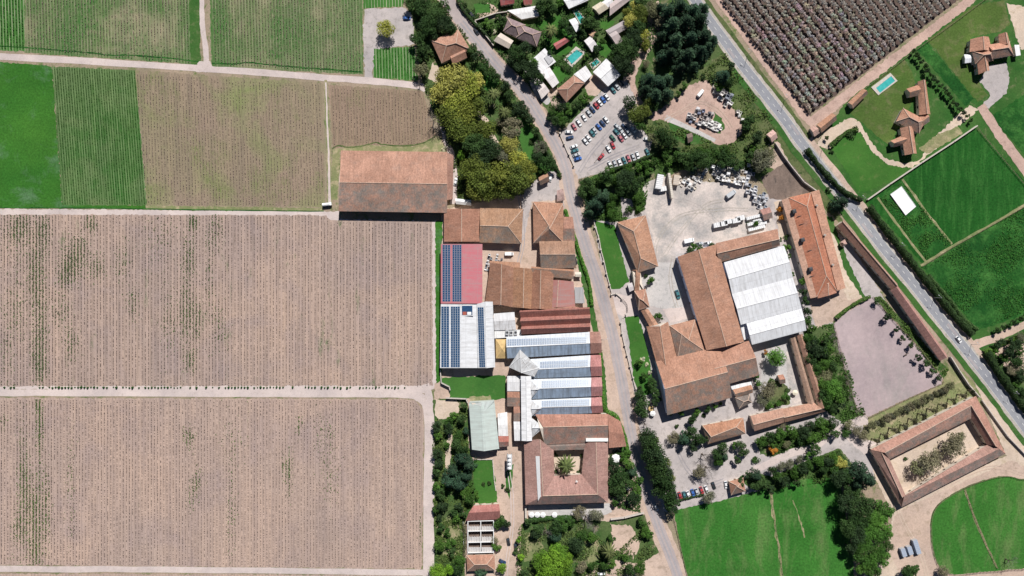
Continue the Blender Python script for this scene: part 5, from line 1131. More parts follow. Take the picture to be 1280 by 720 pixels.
# clipped hedges: one continuous body each
def hedge(label, pts, width, h, col=(.035,.07,.025), dens=13, name='hedge'):
    q = [P(a.x, a.y, h*.6) for a in smoothline(pts, 5)]; L = sum((b-a).length for a, b in zip(q, q[1:])); o = q[0].copy(); o.z = 0
    n = int(L*width*S*dens*(1+h*.5)); rn = np.random.default_rng(len(pts)*7+int(L)); cum = [0]
    for a, b in zip(q, q[1:]): cum.append(cum[-1]+(b-a).length)
    s_ = rn.uniform(0, L, n); X = np.interp(s_, cum, [p.x for p in q])-o.x; Y = np.interp(s_, cum, [p.y for p in q])-o.y
    th = rn.uniform(-.3, math.pi+.3, n); wv = 1+.10*np.sin(s_*1.1)+.12*np.sin(s_*.37+1)
    i = np.clip(np.searchsorted(cum, s_)-1, 0, len(q)-2); dx = np.array([q[k+1].x-q[k].x for k in range(len(q)-1)]); dy = np.array([q[k+1].y-q[k].y for k in range(len(q)-1)]); ln = np.hypot(dx,dy); nx, ny = (-dy/ln)[i], (dx/ln)[i]
    hw = width*S/2; X += nx*np.cos(th)*hw*wv; Y += ny*np.cos(th)*hw*wv; Z = np.clip(h*(.35+.65*np.sin(th))*wv*rn.uniform(.85,1.1,n), .1, None)
    c = np.stack([X,Y,Z],1); nr = np.stack([nx*np.cos(th), ny*np.cos(th), np.sin(th)+.3],1)+rn.normal(size=(n,3))*.4; nr /= np.linalg.norm(nr,axis=1)[:,None]
    u = np.cross(nr, rn.normal(size=(n,3))); u /= np.linalg.norm(u,axis=1)[:,None]; vv = np.cross(nr,u); sz = rn.uniform(.22,.5,n)[:,None]
    V = np.stack([c-u*sz, c-vv*sz*.7, c+u*sz, c+vv*sz*.7],1).reshape(-1,3)
    me = bpy.data.meshes.new(name); me.from_pydata(V.tolist(), [], [(4*k,4*k+1,4*k+2,4*k+3) for k in range(n)])
    at = me.attributes.new('tint','FLOAT','POINT'); at.data.foreach_set('value', np.repeat(rn.uniform(0,1,n),4).astype(np.float32)); me.materials.append(M['leaf'])
    t = thing(name, label, 'hedge', o); link('foliage', me, t, None, col)
    mb = MB()
    for a in q[::3]: mb.tube((a.x-o.x,a.y-o.y,0),(a.x-o.x,a.y-o.y,h*.8),.08,.04,5)
    mb.build('stems', ['bark'], t)['kind'] = 'stuff'; return t
hedge('long dark hedge along the highway in front of the green fields', [(1086,258),(1120,302),(1155,346),(1190,390),(1216,418)], 8, 3.6)
hedge('dark hedge along the highway beside the oval lawn', [(1008,186),(1030,214),(1056,240),(1078,250)], 6, 3.2)
hedge('broad dark hedge along the highway at the right edge', [(1233,440),(1250,466),(1268,492),(1292,522)], 9, 4)
hedge('green hedge under the dirt road at the right edge', [(1230,440),(1255,430),(1290,412)], 3.5, 2, (.08,.17,.03))
hedge('clipped dark hedge curving beside the willow garden lane', [(670,160),(678,182),(690,200),(699,216)], 4, 2.4)
hedge('bright green hedge along the lane beside the workshop', [(706,262),(716,290),(726,322),(736,352),(740,382)], 4, 1.8, (.08,.21,.035))
hedge('bright green bushy hedge beside the winery hall and lane', [(750,440),(752,480),(757,512),(770,520),(780,545),(786,570)], 5, 1.8, (.08,.20,.035))
hedge('overgrown dark hedge between lane and village gardens', [(572,0),(580,14),(592,28),(606,42),(617,54)], 4, 2.4)
hedge('trimmed dark hedge along the lower edge of the car park', [(765,212),(785,206),(808,197),(828,188),(850,186)], 3.5, 2.2)
hedge('green hedge along the top edge of the arena', [(1045,398),(1060,386),(1076,376),(1088,371)], 4, 2, (.07,.14,.03))
hedge('dark hedge along the field edge below the highway hedge', [(1160,344),(1185,372),(1206,400),(1222,412)], 5, 2, (.06,.12,.04))
hedge('curved hedge around the oval lawn edge', [(1038,183),(1050,172),(1062,164),(1072,163)], 5, 2, (.06,.12,.03))
hedge('low hedge under the parked cars beside the paddock', [(846,626),(862,622),(880,618)], 3, 1.4)
hedge('dark shrub border between winery terrace and bottom garden', [(666,650),(690,648),(712,648),(728,650)], 6, 2.2, (.045,.10,.03))
hedge('thin hedge beside the left garden belt and drive', [(580,655),(581,675),(580,695)], 3, 2, (.10,.11,.06))
# undergrowth: low leafy ground cover nobody could count
def cover(label, poly, per_px, col, seed, size=(.25,.6), h=.7, clump=.12):
    rn = np.random.default_rng(seed); xs = [p[0] for p in poly]; ys = [p[1] for p in poly]; A_ = (max(xs)-min(xs))*(max(ys)-min(ys))
    EX = [e_ for e_ in EXCL if min(p[0] for p in e_) < max(xs) and max(p[0] for p in e_) > min(xs) and min(p[1] for p in e_) < max(ys) and max(p[1] for p in e_) > min(ys)]+[[(1110,240),(1128,230),(1149,258),(1133,272)]]
    EX = [e_ for e_ in EX if (max(p[0] for p in e_)-min(p[0] for p in e_)) < 130]; N = int(A_*per_px); X = rn.uniform(min(xs),max(xs),N); Y = rn.uniform(min(ys),max(ys),N)
    f = np.sin(X*clump*2+seed)+np.sin(Y*clump*2.3+seed*2)+np.sin((X+Y)*clump*1.3)+rn.normal(0,.7,N)
    k = np.array([inpoly(a,b,poly) for a,b in zip(X,Y)]) & (f > -.2); k &= ~np.array([any(inpoly(a,b,e_) for e_ in EX) for a,b in zip(X,Y)]); X, Y, f = X[k], Y[k], f[k]; n = len(X)
    c = np.stack([(X-640)*S,(360-Y)*S,rn.uniform(.1,h,n)*np.clip(f+.6,.3,2)],1)
    nr = rn.normal(size=(n,3))*.5+np.array([0,0,.9]); nr /= np.linalg.norm(nr,axis=1)[:,None]
    u = np.cross(nr, rn.normal(size=(n,3))); u /= np.linalg.norm(u,axis=1)[:,None]; vv = np.cross(nr,u); sz = rn.uniform(*size,n)[:,None]
    V = np.stack([c-u*sz, c-vv*sz*.7, c+u*sz, c+vv*sz*.7],1).reshape(-1,3)
    me = bpy.data.meshes.new('undergrowth'); me.from_pydata(V.tolist(), [], [(4*i,4*i+1,4*i+2,4*i+3) for i in range(n)])
    at = me.attributes.new('tint','FLOAT','POINT'); at.data.foreach_set('value', np.repeat(rn.uniform(0,1,n),4).astype(np.float32)); me.materials.append(M['leaf'])
    tag(link('undergrowth', me, None, None, col), label, 'undergrowth', kind='stuff')
cover('green undergrowth among the willows left of the lane', [(508,0),(548,0),(600,65),(645,118),(695,200),(690,238),(572,250),(564,195),(548,150),(530,110)], 1.1, (.07,.11,.03), 1)
cover('green undergrowth between the village gardens', [(575,0),(850,0),(810,70),(770,70),(700,130),(664,112),(622,66)], .8, (.05,.11,.03), 2)
cover('scrub and weeds around the oval dirt yard', [(790,190),(800,150),(850,156),(900,182),(928,165),(905,115),(870,96),(906,66),(965,150),(975,180),(940,215),(850,212)], .7, (.08,.13,.035), 3)
cover('shrubby ground cover between car park and yard', [(726,228),(762,213),(850,188),(862,207),(812,224),(806,262),(776,276),(744,272)], 1.6, (.06,.13,.03), 4)
cover('leafy ground cover beside the arena', [(1004,412),(1040,404),(1060,460),(1082,518),(1052,530),(1032,512),(1008,440)], 1.6, (.06,.13,.03), 5)
cover('leafy ground cover below the L-shaped range', [(945,552),(1030,530),(1044,534),(1038,546),(1000,560),(968,568)], 1.8, (.06,.12,.03), 6)
cover('leafy border above the green paddock', [(920,594),(940,592),(966,598),(1010,575),(1048,562),(1070,590),(1046,600),(960,614)], 1.6, (.06,.12,.03), 7)
cover('overgrown garden belt left of the green barn', [(541,530),(556,512),(584,508),(586,560),(592,570),(600,620),(580,650),(580,715),(545,715),(541,620)], 1.3, (.09,.14,.04), 8)
cover('bottom garden undergrowth left of the lane', [(648,660),(662,646),(730,650),(745,668),(770,690),(812,650),(820,690),(780,720),(645,720)], 1.0, (.10,.15,.05), 9)
cover('undergrowth between courtyard house and lane', [(762,562),(784,562),(802,606),(800,640),(762,632)], 1.8, (.05,.11,.03), 10)
cover('scrub behind the highway hedge at right', [(1236,440),(1284,412),(1284,500),(1262,492)], 1.2, (.06,.11,.04), 11)
cover('grass tufts along the thin range and arena', [(1092,372),(1100,370),(1185,462),(1178,474),(1150,440)], 2.0, (.09,.16,.04), 12)
cover('weedy crop leaves in the two strips by the white pond cover', [(1100,248),(1128,227),(1189,304),(1158,325)], 1.2, (.05,.15,.03), 13, (.2,.45), .5)
cover('weedy crop leaves in the large lower right field', [(1155,334),(1284,256),(1284,388),(1222,412),(1198,382)], .9, (.04,.14,.025), 14, (.2,.45), .5, .05)
cover('weedy grass in the avenue above the stables', [(1090,530),(1185,482),(1215,492),(1100,554)], .6, (.14,.17,.07), 15, (.15,.35), .25)
# orchard
OT = [crown('crown', 7, 210, .2, 200+i, .9) for i in range(4)]
ot = MB().tube((0,0,0),(0,0,.5),.07,.05,6)
for k in range(4): ot.tube((0,0,.45),(.35*math.cos(k*1.6),.35*math.sin(k*1.6),.8),.035,.02,4,0,False)
OTR = ot.mesh('trunk', ['bark'])
opoly = [(901,-6),(1012,141),(1200,-6)]; d_ = Vector((112,146)).normalized(); pn = Vector((d_.y,-d_.x))
o0 = Vector((901,-6)); rows_ = []; k = 0
while True:
    st = o0+pn*(1.5+k*9.4); L = []; s_ = -260
    while s_ < 260:
        p = st+d_*s_
        if inpoly(p.x,p.y,opoly): L.append(p+Vector((R.gauss(0,.2),R.gauss(0,.2))))
        s_ += 5.0
    if not L and k > 3: break
    if L: rows_.append(L)
    k += 1
allt = [(ri, len(L)-i, p) for ri, L in enumerate(rows_) for i, p in enumerate(L)]
allt.sort(key=lambda a: (a[2]-Vector((1012,141))).length); rest = allt[300:]
def otree(parent, p):
    c = link('crown', R.choice(OT), parent, (0,0,2.4), tuple(v_*R.uniform(.85,1.15) for v_ in (.40,.375,.385))); s_ = R.uniform(1.6,1.9)
    c.scale = (s_,s_,1.35); c.rotation_euler = (0,0,R.uniform(0,6)); return c
for ri, i, p in allt[:300]:
    w_ = P(p.x,p.y,1.8); w_.z = 0
    t = thing('orchard_tree', f'{ordinal(i)} blossoming tree from the lower end of the {ordinal(ri+1)} orchard row from the highway', 'fruit tree', w_, 0, 'blossoming trees in the orchard')
    otree(t, p); tr = link('trunk', OTR, t); tr.scale = (2.4,2.4,3.2)
if rest:
    VV = []; FF = []; TT = []
    me0 = OT[0]; co = np.array([v_.co[:] for v_ in me0.vertices]); ti = np.array([a.value for a in me0.attributes['tint'].data])
    for n_, (ri, i, p) in enumerate(rest):
        w_ = P(p.x,p.y,1.8); s_ = R.uniform(1.6,1.9); a = R.uniform(0,6)
        c = co*np.array([s_,s_,1.35]); c = np.stack([c[:,0]*math.cos(a)-c[:,1]*math.sin(a)+w_.x, c[:,0]*math.sin(a)+c[:,1]*math.cos(a)+w_.y, c[:,2]+2.4],1); VV.append(c); TT.append(ti)
    V = np.concatenate(VV); me = bpy.data.meshes.new('orchard_trees'); me.from_pydata(V.tolist(), [], [(4*i,4*i+1,4*i+2,4*i+3) for i in range(len(V)//4)])
    at = me.attributes.new('tint','FLOAT','POINT'); at.data.foreach_set('value', np.concatenate(TT).astype(np.float32)); me.materials.append(M['leaf'])
    tag(link('orchard_trees', me, None, None, (.40,.375,.385)), 'far remaining blossoming trees in the upper part of the orchard', 'fruit trees', kind='stuff')
# ================================================================ VEHICLES
def loft(sts, mats, name, close=True, m=0):
    mb = MB(); n = len(sts[0])
    for s_ in sts: mb.v += s_
    for i in range(len(sts)-1):
        for j in range(n):
            k = (j+1) % n; mb.f.append((i*n+j, i*n+k, (i+1)*n+k, (i+1)*n+j)); mb.m.append(m)
    mb.f += [tuple(range(n-1,-1,-1)), tuple(range((len(sts)-1)*n, len(sts)*n))]; mb.m += [m,m]
    me = mb.mesh(name, mats); bm = bmesh.new(); bm.from_mesh(me); bmesh.ops.recalc_face_normals(bm, faces=bm.faces); bm.to_mesh(me); bm.free(); return me
def sec(x, w_, z0, z1): # rounded cross section of the body
    return [(x,-w_*.92,z0),(x,-w_,z0+.2),(x,-w_,z1-.14),(x,-w_*.86,z1),(x,w_*.86,z1),(x,w_,z1-.14),(x,w_,z0+.2),(x,w_*.92,z0)]
BODY = loft([sec(-2.15,.72,.42,.78), sec(-2.05,.82,.28,.92), sec(-1.2,.88,.25,.98), sec(0,.89,.22,.97), sec(1.0,.88,.25,.95), sec(1.9,.82,.28,.82), sec(2.15,.68,.38,.66)], ['paint'], 'body')
VBODY = loft([sec(-2.5,.85,.4,1.95), sec(-2.4,.95,.3,2.1), sec(0,.97,.3,2.15), sec(1.3,.96,.3,2.1), sec(1.75,.92,.3,1.25), sec(2.35,.85,.35,.95), sec(2.5,.7,.45,.75)], ['paint'], 'body')
ROOF = loft([[(-1.2,-.60,1.36),(-1.2,.60,1.36),(-1.15,.55,1.43),(-1.15,-.55,1.43)],[(.45,-.62,1.38),(.45,.62,1.38),(.4,.57,1.45),(.4,-.57,1.45)]], ['paint'], 'roof_panel')
GL = loft([[(-1.85,-.76,.93),(-1.85,.76,.93),(-1.25,.60,1.40),(-1.25,-.60,1.40)],[(1.15,-.78,.92),(1.15,.78,.92),(.5,.62,1.40),(.5,-.62,1.40)]], ['glass'], 'windows')
VGL = loft([[(1.2,-.90,1.25),(1.2,.90,1.25),(1.2,.86,1.95),(1.2,-.86,1.95)],[(1.86,-.84,1.2),(1.86,.84,1.2),(1.4,.80,2.0),(1.4,-.80,2.0)]], ['glass'], 'windscreen')
WHL = MB().tube((0,-.11,0),(0,.11,0),.32,.32,12,0).tube((0,-.12,0),(0,.12,0),.19,.19,10,1).mesh('wheel', ['tyre','rim'])
HL = MB().box((0,0,0),(.12,.3,.14)).mesh('headlight', ['lamp']); BED = MB().box((0,0,0),(1.5,1.3,.06)).mesh('load_bed', ['dark'])
COLS = {'white':(.80,.80,.80),'red':(.42,.05,.06),'blue':(.05,.14,.42),'dark blue':(.03,.06,.14),'black':(.03,.03,.035),'silver':(.48,.50,.52),'teal':(.06,.18,.20),'green':(.05,.14,.10),'pink-red':(.45,.14,.16)}
def car(name, label, px, py, deg, colr, group, kind='car', sc=1.0):
    t = thing(name, label, 'van' if kind == 'van' else 'pickup' if kind == 'pickup' else 'car', P(px,py,.7)*1, math.radians(deg), group); t.location.z = 0; c = COLS[colr]; t.scale = (sc,)*3
    if kind == 'van': link('body', VBODY, t, None, c); link('windscreen', VGL, t)
    else:
        link('body', BODY, t, None, c); g_ = link('windows', GL, t); r_ = link('roof_panel', ROOF, t, None, c)
        if kind == 'pickup': g_.scale = (.6,1,1); g_.location = (.45,0,0); r_.scale = (.55,1,1); r_.location = (.4,0,0); link('load_bed', BED, t, (-1.2,0,1.0))
    for x in (-1.35,1.35):
        for y in (-.8,.8): link('wheel', WHL, t, (x,y,.32))
    for y in (-.55,.55): link('headlight', HL, t, (2.08 if kind != 'van' else 2.42,y,.62 if kind != 'van' else .72))
    return t
def carrow(phrase, items, axis='x'):
    items = sorted(items, key=lambda i: i[0] if axis == 'x' else i[1]); seen = {}
    cnt = {}
    for it in items: cnt[it[3]] = cnt.get(it[3],0)+1
    for x, y, a, c, *k in items:
        seen[c] = seen.get(c,0)+1; kd = k[0] if k else 'car'
        lab = f'{c} parked {kd} {phrase}' if cnt[c] == 1 else f"{ordinal(seen[c])} {c} {kd} from {'left' if axis=='x' else 'top'} {phrase}"
        if len(lab.split()) > 16: print('LONG', lab)
        car('parked_'+kd, lab, x, y, a+R.uniform(-3,3), c, 'cars parked '+phrase, kd)
W_='white'
carrow('in the long row along the village gardens', [(717.5,158.5,-55,'pink-red'),(723.5,153.5,-55,W_),(730,147,-55,W_),(736,141.5,-55,'silver'),(740.5,136.8,-52,'dark blue'),(745.3,132,-52,'red'),(749.5,128,-52,W_),(753.8,124.4,-52,'blue'),(758.4,121,-52,W_)])
carrow('against the square white roofed house', [(766.3,112.5,-50,'teal'),(771,108,-50,'silver'),(776,103.5,-50,'black')])
carrow('beside the lane fence of the car park', [(711,165,0,W_),(712.3,172,15,'dark blue'),(717.3,183,20,W_),(718.5,188.5,20,'teal'),(720.5,193.5,20,'silver'),(722.5,198.5,20,'blue')], 'y')
carrow('in the short middle row of the car park', [(731.5,176.5,-52,W_),(735.5,172.5,-52,W_),(740,166.5,-52,'teal'),(743,163,-52,'silver'),(748.5,158.5,-45,'blue'),(753.3,154,-48,'dark blue'),(757.5,149.5,-48,W_)])
carrow('in the double row near the shady tree', [(765.8,172.3,-48,'green'),(770.5,165,-48,'teal'),(775,161,-48,'silver'),(771.5,158.5,-48,'silver'),(780.5,158.5,-48,'dark blue'),(776,172.8,-52,'pink-red'),(780.5,169,-52,W_),(785,165,-52,'silver'),(791.5,161.5,-52,W_)])
carrow('along the low divider of the car park', [(766,181.5,-60,'red'),(760.5,186,-60,W_),(751.5,195.8,48,'red')])
carrow('in the row against the lower hedge', [(762.5,206,-65,W_),(768.5,204.5,-65,'silver'),(774.5,203,-65,W_),(780,200.5,-65,'teal'),(785.5,198,-65,'pink-red'),(791.5,196.5,-65,'silver'),(797,194,-70,W_)])
carrow('at the right end of the car park', [(809,173.8,-5,W_),(809,190,-65,'teal')])
carrow('on the gravel above the green paddock', [(844.5,619.5,-75,'black'),(850,619.5,-75,'red'),(855.3,619,-72,'teal'),(860.3,618,-72,W_),(866,616,-68,'blue'),(871,614.8,-68,'silver'),(877,613,-65,'red'),(883,611.5,-70,W_),(892,607,-72,'black'),(907.5,606,-80,'white'),(838,620.5,-70,'dark blue')])
car('moving_car', 'white car driving on the highway beside the arena corner', 1198.5, 424.5, -52, 'white', None)
car('moving_car', 'dark car driving on the village lane near the mauve-grey roof', 595.5, 39, -58, 'black', None)
car('parked_car', 'dark car beside the garden hedge at the top of the lane', 590, 19, -52, 'black', None)
car('parked_car', 'blue car in the gravel yard shaded by the grove', 508.5, 22.5, 0, 'blue', None)
car('parked_car', 'white car on the drive of the walled lane yard', 688, 222, 80, 'white', None)
car('parked_car', 'black car on the drive right of the roofless white frame', 635.5, 677.5, -80, 'black', None)
car('parked_car', 'dark blue car near the bright tree below the drive', 628, 702, -25, 'dark blue', None)
car('parked_car', 'black car in the shade at the left of the bottom garden', 644.5, 684, -85, 'black', None)
car('parked_car', 'white car under trees beside the bottom garden wall', 752, 717, 8, 'white', None)
car('parked_van', 'white van in the cobbled courtyard between clay roofs', 636.5, 317.5, 0, 'white', None, 'van')
car('parked_van', 'white van standing at the top of the oval dirt yard', 875.5, 116.5, 50, 'white', None, 'van')
car('parked_van', 'silver van with open load at the edge of the stacked crates', 913.5, 242.5, 35, 'silver', None, 'van', 1.25)
car('parked_van', 'white van behind the storage yard wall beside shrubs', 861, 301, 12, 'white', None, 'van', 1.2)
car('parked_pickup', 'white pickup at the winery roof edge in the yard', 884.5, 304, 10, 'white', None, 'pickup', 1.1)
car('parked_pickup', 'white pickup parked left of the lorry boxes below the yard', 874, 304.5, 10, 'silver', None, 'pickup')
car('parked_car', 'green-grey car in the shadow of the winery wall', 847, 368, -72, 'teal', None, 'car', 1.2)
car('parked_car', 'silver car parked in shade on the lane under the tree belt', 820, 634, -62, 'silver', None)
car('parked_car', 'dark car beside the storage shed on the lane verge', 719, 326, -80, 'black', None)
car('parked_car', 'silver car at the wood edge above the hipped sheds', 569.5, 227, 80, 'white', None)
# ================================================================ YARD GOODS
def binmesh():
    mb = MB(); 
    for s_ in (-1,1): mb.box((s_*.57,0,.42),(.06,1.2,.72)).box((0,s_*.57,.42),(1.08,.06,.72))
    mb.box((0,0,.1),(1.14,1.14,.08))
    for x in (-.45,0,.45): mb.box((x,0,.03),(.1,1.2,.08))
    for s_ in (-1,1): mb.box((s_*.6,0,.76),(.1,1.3,.06)).box((0,s_*.6,.76),(1.1,.1,.06))
    return mb.mesh('storage_bin', ['object'])
BIN = binmesh()
def slab():
    mb = MB()
    for k in range(5): mb.box((0,(k-2)*.26,.16),(1.3,.2,.06))
    for x in (-.55,0,.55): mb.box((x,0,.07),(.1,1.25,.12))
    mb.box((0,0,.45),(1.2,1.15,.5),.04,0,.94).box((.1,.05,.78),(.9,.8,.18),.15,0,.9); return mb.mesh('loaded_pallet', ['object'])
PAL = slab()
TONE = [(.74,.72,.70),(.66,.63,.60),(.78,.78,.78),(.50,.48,.46),(.62,.55,.46),(.24,.26,.30)]
def heap(label, group, poly, step, ang, prob, two=.35, sc=1.5, tones=TONE, seed=1):
    rn = random.Random(seed); xs = [p[0] for p in poly]; ys = [p[1] for p in poly]; ca, sa = math.cos(ang), math.sin(ang); cx, cy = sum(xs)/len(xs), sum(ys)/len(ys)
    r_ = max(max(xs)-min(xs), max(ys)-min(ys)); n = int(r_/step)+1
    spots = []; items = []
    for i in range(-n,n+1):
        for j in range(-n,n+1):
            u, v_ = i*step, j*step*1.12; x, y = cx+u*ca-v_*sa+rn.gauss(0,.25), cy+u*sa+v_*ca+rn.gauss(0,.25)
            if not inpoly(x,y,poly) or rn.random() > prob: continue
            z = 0; spots.append((x,y))
            for lv in range(1+(rn.random() < two)+(rn.random() < two*.6)):
                b_ = rn.random() < .6; o = link('storage_bin' if b_ else 'loaded_pallet', BIN if b_ else PAL, None, P(x,y,0)+Vector((0,0,z)), rn.choice(tones))
                s_ = sc*rn.uniform(.8,1.1); o.scale = (s_,s_*rn.uniform(.8,1.15),s_); o.rotation_euler = (0,0,-ang+rn.gauss(0,.15)); z += .8*s_
                items.append((o, x, lv))
    xs_ = sorted(s__[0] for s__ in spots)
    for o, x, lv in items:
        c = o.color; tone = 'white' if min(c[:3]) > .6 else 'dark' if max(c[:3]) < .35 else 'grey' if max(c[:3])-min(c[:3]) < .09 else 'tan'
        tag(o, f"{tone} crate, {('bottom','second','third')[lv]} level, {ordinal(xs_.index(x)+1)} stack from left {label}", 'crate', group)
heap('at the top of the yard', 'crates stacked at the top of the yard', [(888,208),(902,206),(928,210),(930,226),(922,232),(900,228),(889,218)], 3.4, .25, .95, .45, seed=3)
heap('in shade right of yard', 'crates in the shade right of the yard', [(930,204),(938,204),(944,232),(958,246),(960,256),(945,258),(932,240)], 4.2, .3, .62, .3, tones=[(.50,.50,.52),(.38,.40,.44),(.62,.62,.64),(.2,.22,.26)], seed=4)
heap('beside the long beam', 'pallets beside the long beam', [(850,216),(862,212),(884,208),(886,222),(872,230),(862,240),(852,228)], 4.4, .5, .6, .15, seed=5)
heap('in neat island rows', 'crates in rows on the oval yard island', [(880,149),(890,150),(904,158),(903,165),(896,164),(878,157)], 3.3, .42, .97, .2, tones=[(.74,.72,.70),(.66,.64,.62)], seed=6)
heap('of the jumbled island heap', 'jumbled crates on the oval yard island', [(857,140),(872,136),(890,141),(888,148),(876,156),(866,156),(857,150)], 3.8, .3, .72, .4, tones=[(.20,.22,.30),(.14,.14,.16),(.45,.40,.38),(.60,.58,.58)], seed=7)
heap('under trees above oval yard', 'crates under trees above the oval yard', [(890,110),(896,106),(906,112),(918,126),(918,136),(906,132),(894,122)], 4, .5, .75, .4, seed=8)
heap('right of the oval yard', 'crates at the right of the oval yard', [(920,138),(926,138),(928,152),(922,154)], 4, .2, .7, .2, seed=9)
heap('in the cobbled courtyard', 'machine parts in the cobbled courtyard', [(606,330),(612,318),(622,318),(632,322),(626,328),(614,330),(612,338),(605,338)], 3.2, .3, .7, .2, 1.0, [(.25,.27,.30),(.5,.5,.52),(.12,.13,.16),(.6,.6,.6)], seed=10)
def boxstore(name, label, px, py, l, w_, h, deg, col='white', group=None, cat='container'):
    t = thing(name, label, cat, P(px,py,h)*1, math.radians(deg), group); t.location.z = 0
    MB().box((0,0,h/2+.1),(l,w_,h)).build('body', ['object'], t, None, (.70,.70,.70) if col == 'white' else col)
    mb = MB()
    for k in range(int(l/1.1)): mb.box((-l/2+.6+k*1.1,0,h+.14),(.12,w_+.06,.1))
    mb.build('roof_ribs', ['steel'], t); MB().box((l/2+.04,0,h/2+.1),(.08,w_*.9,h*.88)).build('door', ['steel'], t); return t
boxstore('storage_container', 'tall pale container at the left of the crate yard', 824.5, 227, 8, 3.6, 3.6, 80)
boxstore('storage_container', 'small pale container stub below the tall pale one', 828.5, 236, 4, 2.6, 2.2, 10)
boxstore('storage_container', 'sand coloured container right of the long beam', 845.5, 225, 5.4, 3.2, 3.2, 82, (.52,.44,.36))
boxstore('concrete_beam', 'long upright sided pale beam stack casting a long shadow', 838.5, 232, 14, 1.3, 4.4, 98, (.60,.54,.46), cat='beam stack')
for k,(x,y) in enumerate(((897,281),(904.5,279.5),(910,277),(920.5,275.5),(926,272.5))):
    boxstore('goods_trailer', f'white goods trailer, {ordinal(k+1)} from the left in the row inside the yard', x, y, 4.2, 2.6, 2.8, 12, group='white trailers in the yard', cat='trailer')
for k,(x,y,l) in enumerate(((943,271,9),(942,279,7),(948,275.5,6),(946,285,9.5),(953,279,5))):
    boxstore('stacked_sheets', f'long white stack of sheets, {ordinal(k+1)} of five beside the winery north wing', x, y, l, 1.7, 1.8, 14, group='white sheet stacks', cat='sheet stack')
for k,(x,y) in enumerate(((1130,691),(1138,688.5),(1146.5,684))):
    boxstore('horse_trailer', f'grey-blue horse trailer, {ordinal(k+1)} from the left beside the round paddock', x, y, 4.6 if k < 2 else 8, 2.5, 2.6, 108, (.30,.35,.44), 'horse trailers', 'trailer')
t = thing('farm_trailer', 'white farm tank trailer at the end of the grass track', 'trailer', P(409,256,0), .1)
MB().box((0,0,1.0),(5,2.1,.3)).build('chassis', ['dark'], t); MB().tube((-2.2,0,1.9),(2.0,0,1.9),.9,.9,12).build('tank', ['white'], t); MB().box((2.4,.2,1.5),(.9,1.8,1.4)).build('pump_box', ['white'], t)
for x in (-1.2,1.2):
    for y in (-1,1): o = link('wheel', WHL, t, (x,y,.45)); o.scale = (1.4,1.4,1.4)
# ================================================================ FENCES, WALLS, LAMPS
POST = MB().box((0,0,.7),(.14,.14,1.4)).mesh('post', ['wood']); CPOST = MB().box((0,0,.9),(.8,.8,1.8)).box((0,0,1.86),(1.0,1.0,.14),0,1).mesh('post', ['wood','stone'])
def fence(label, pts, step=6, h=1.3, smooth=False, mat='wood', name='fence', rails=2):
    q = [P(a[0],a[1],0) for a in (smoothline(pts,4) if smooth else pts)]; o = q[0].copy(); t = thing(name, label, 'fence', o); d_ = [q[0]]
    for a, b in zip(q, q[1:]):
        n = max(1, round((b-a).length/(step*S))); d_ += [a.lerp(b,(k+1)/n) for k in range(n)]
    for p in d_[:300]: s_ = link('post', POST, t, p-o); s_.scale = (1,1,h/1.3)
    for r_ in range(rails):
        mb = MB(); z = Vector((0,0,h*(.95-.45*r_)))
        for a, b in zip(d_, d_[1:]): mb.tube(a-o+z, b-o+z, .07, .07, 4, 0, False)
        mb.build('rail', [mat], t)
    return t
def wall(label, pts, h=1.8, th=.35, col=(.55,.50,.44), posts=0, name='boundary_wall', cap=True, smooth=False):
    q = [P(a[0],a[1],0) for a in (smoothline(pts,4) if smooth else pts)]; o = q[0].copy(); t = thing(name, label, 'wall', o); mb = MB(); mc = MB()
    for a, b in zip(q, q[1:]):
        m = (a+b)/2-o; L = (b-a).length; an = math.atan2((b-a).y,(b-a).x); mb.box((m.x,m.y,h/2-.02),(L+th*.4,th,h),an); mc.box((m.x,m.y,h+.05),(L+th*.6,th+.15,.1),an)
    mb.build('wall', ['wall'], t, None, col)
    if cap: mc.build('coping', ['stone'], t)
    return t
def wallposts(t, pts, sc=.9):
    for x, y in pts: o = link('post', CPOST, t, P(x,y,0)-t.location); o.scale = (sc,sc,sc*1.1)
t = wall('low white wall with square posts along the upper lane lawn', [(741,270),(744,284),(749,300),(751,313),(755,327),(758,342),(762,357),(765,368)], .9, .3, (.5,.45,.4)); wallposts(t, [(743,284),(748,299),(750.5,312),(754,327),(757.5,342),(761.5,356),(764,368)])
t = wall('low white wall with square posts along the lower lane lawn', [(783,392),(778,398),(776,404),(777,416),(780.5,431),(783.5,443),(787,457),(790.5,471),(794,485)], .9, .3, (.5,.45,.4)); wallposts(t, [(782,393),(775.5,403),(777,416.5),(780.5,431),(783.5,443.5),(787,457.5),(791,471.5),(794.5,485)])
t = wall('short wall with two posts at the gate court', [(764,368),(770,367),(777,373)], .9, .3, (.5,.45,.4)); wallposts(t, [(770,367),(777,373)])
t = fence('iron gate screen curving into the gate court', [(777,373),(783,380),(784,390)], 3, 1.8, True, 'dark')
t = wall('low wall and dark posts along the car park lane side', [(699,166),(704,178),(710,192),(717,207)], .8, .25, (.3,.27,.25)); wallposts(t, [(700,167),(705,180),(711,193),(717,207)], .9)
wall('pale wall between the right fields and the oval lawn', [(1083,250),(1110,231),(1150,204),(1190,178),(1219,158)], 2, .4, (.62,.56,.48))
fence('post fence along the bottom of the striped crop field', [(1152,333),(1190,309),(1240,281),(1284,256)], 7, 1.3)
fence('fence along the dirt road beside the top right field', [(1219,158),(1240,184),(1262,210),(1284,236)], 6, 1.3)
fence('fence between the orchard track and the lawns', [(1060,126),(1090,104),(1140,66),(1190,30),(1222,6),(1235,-4)], 6, 1.6)
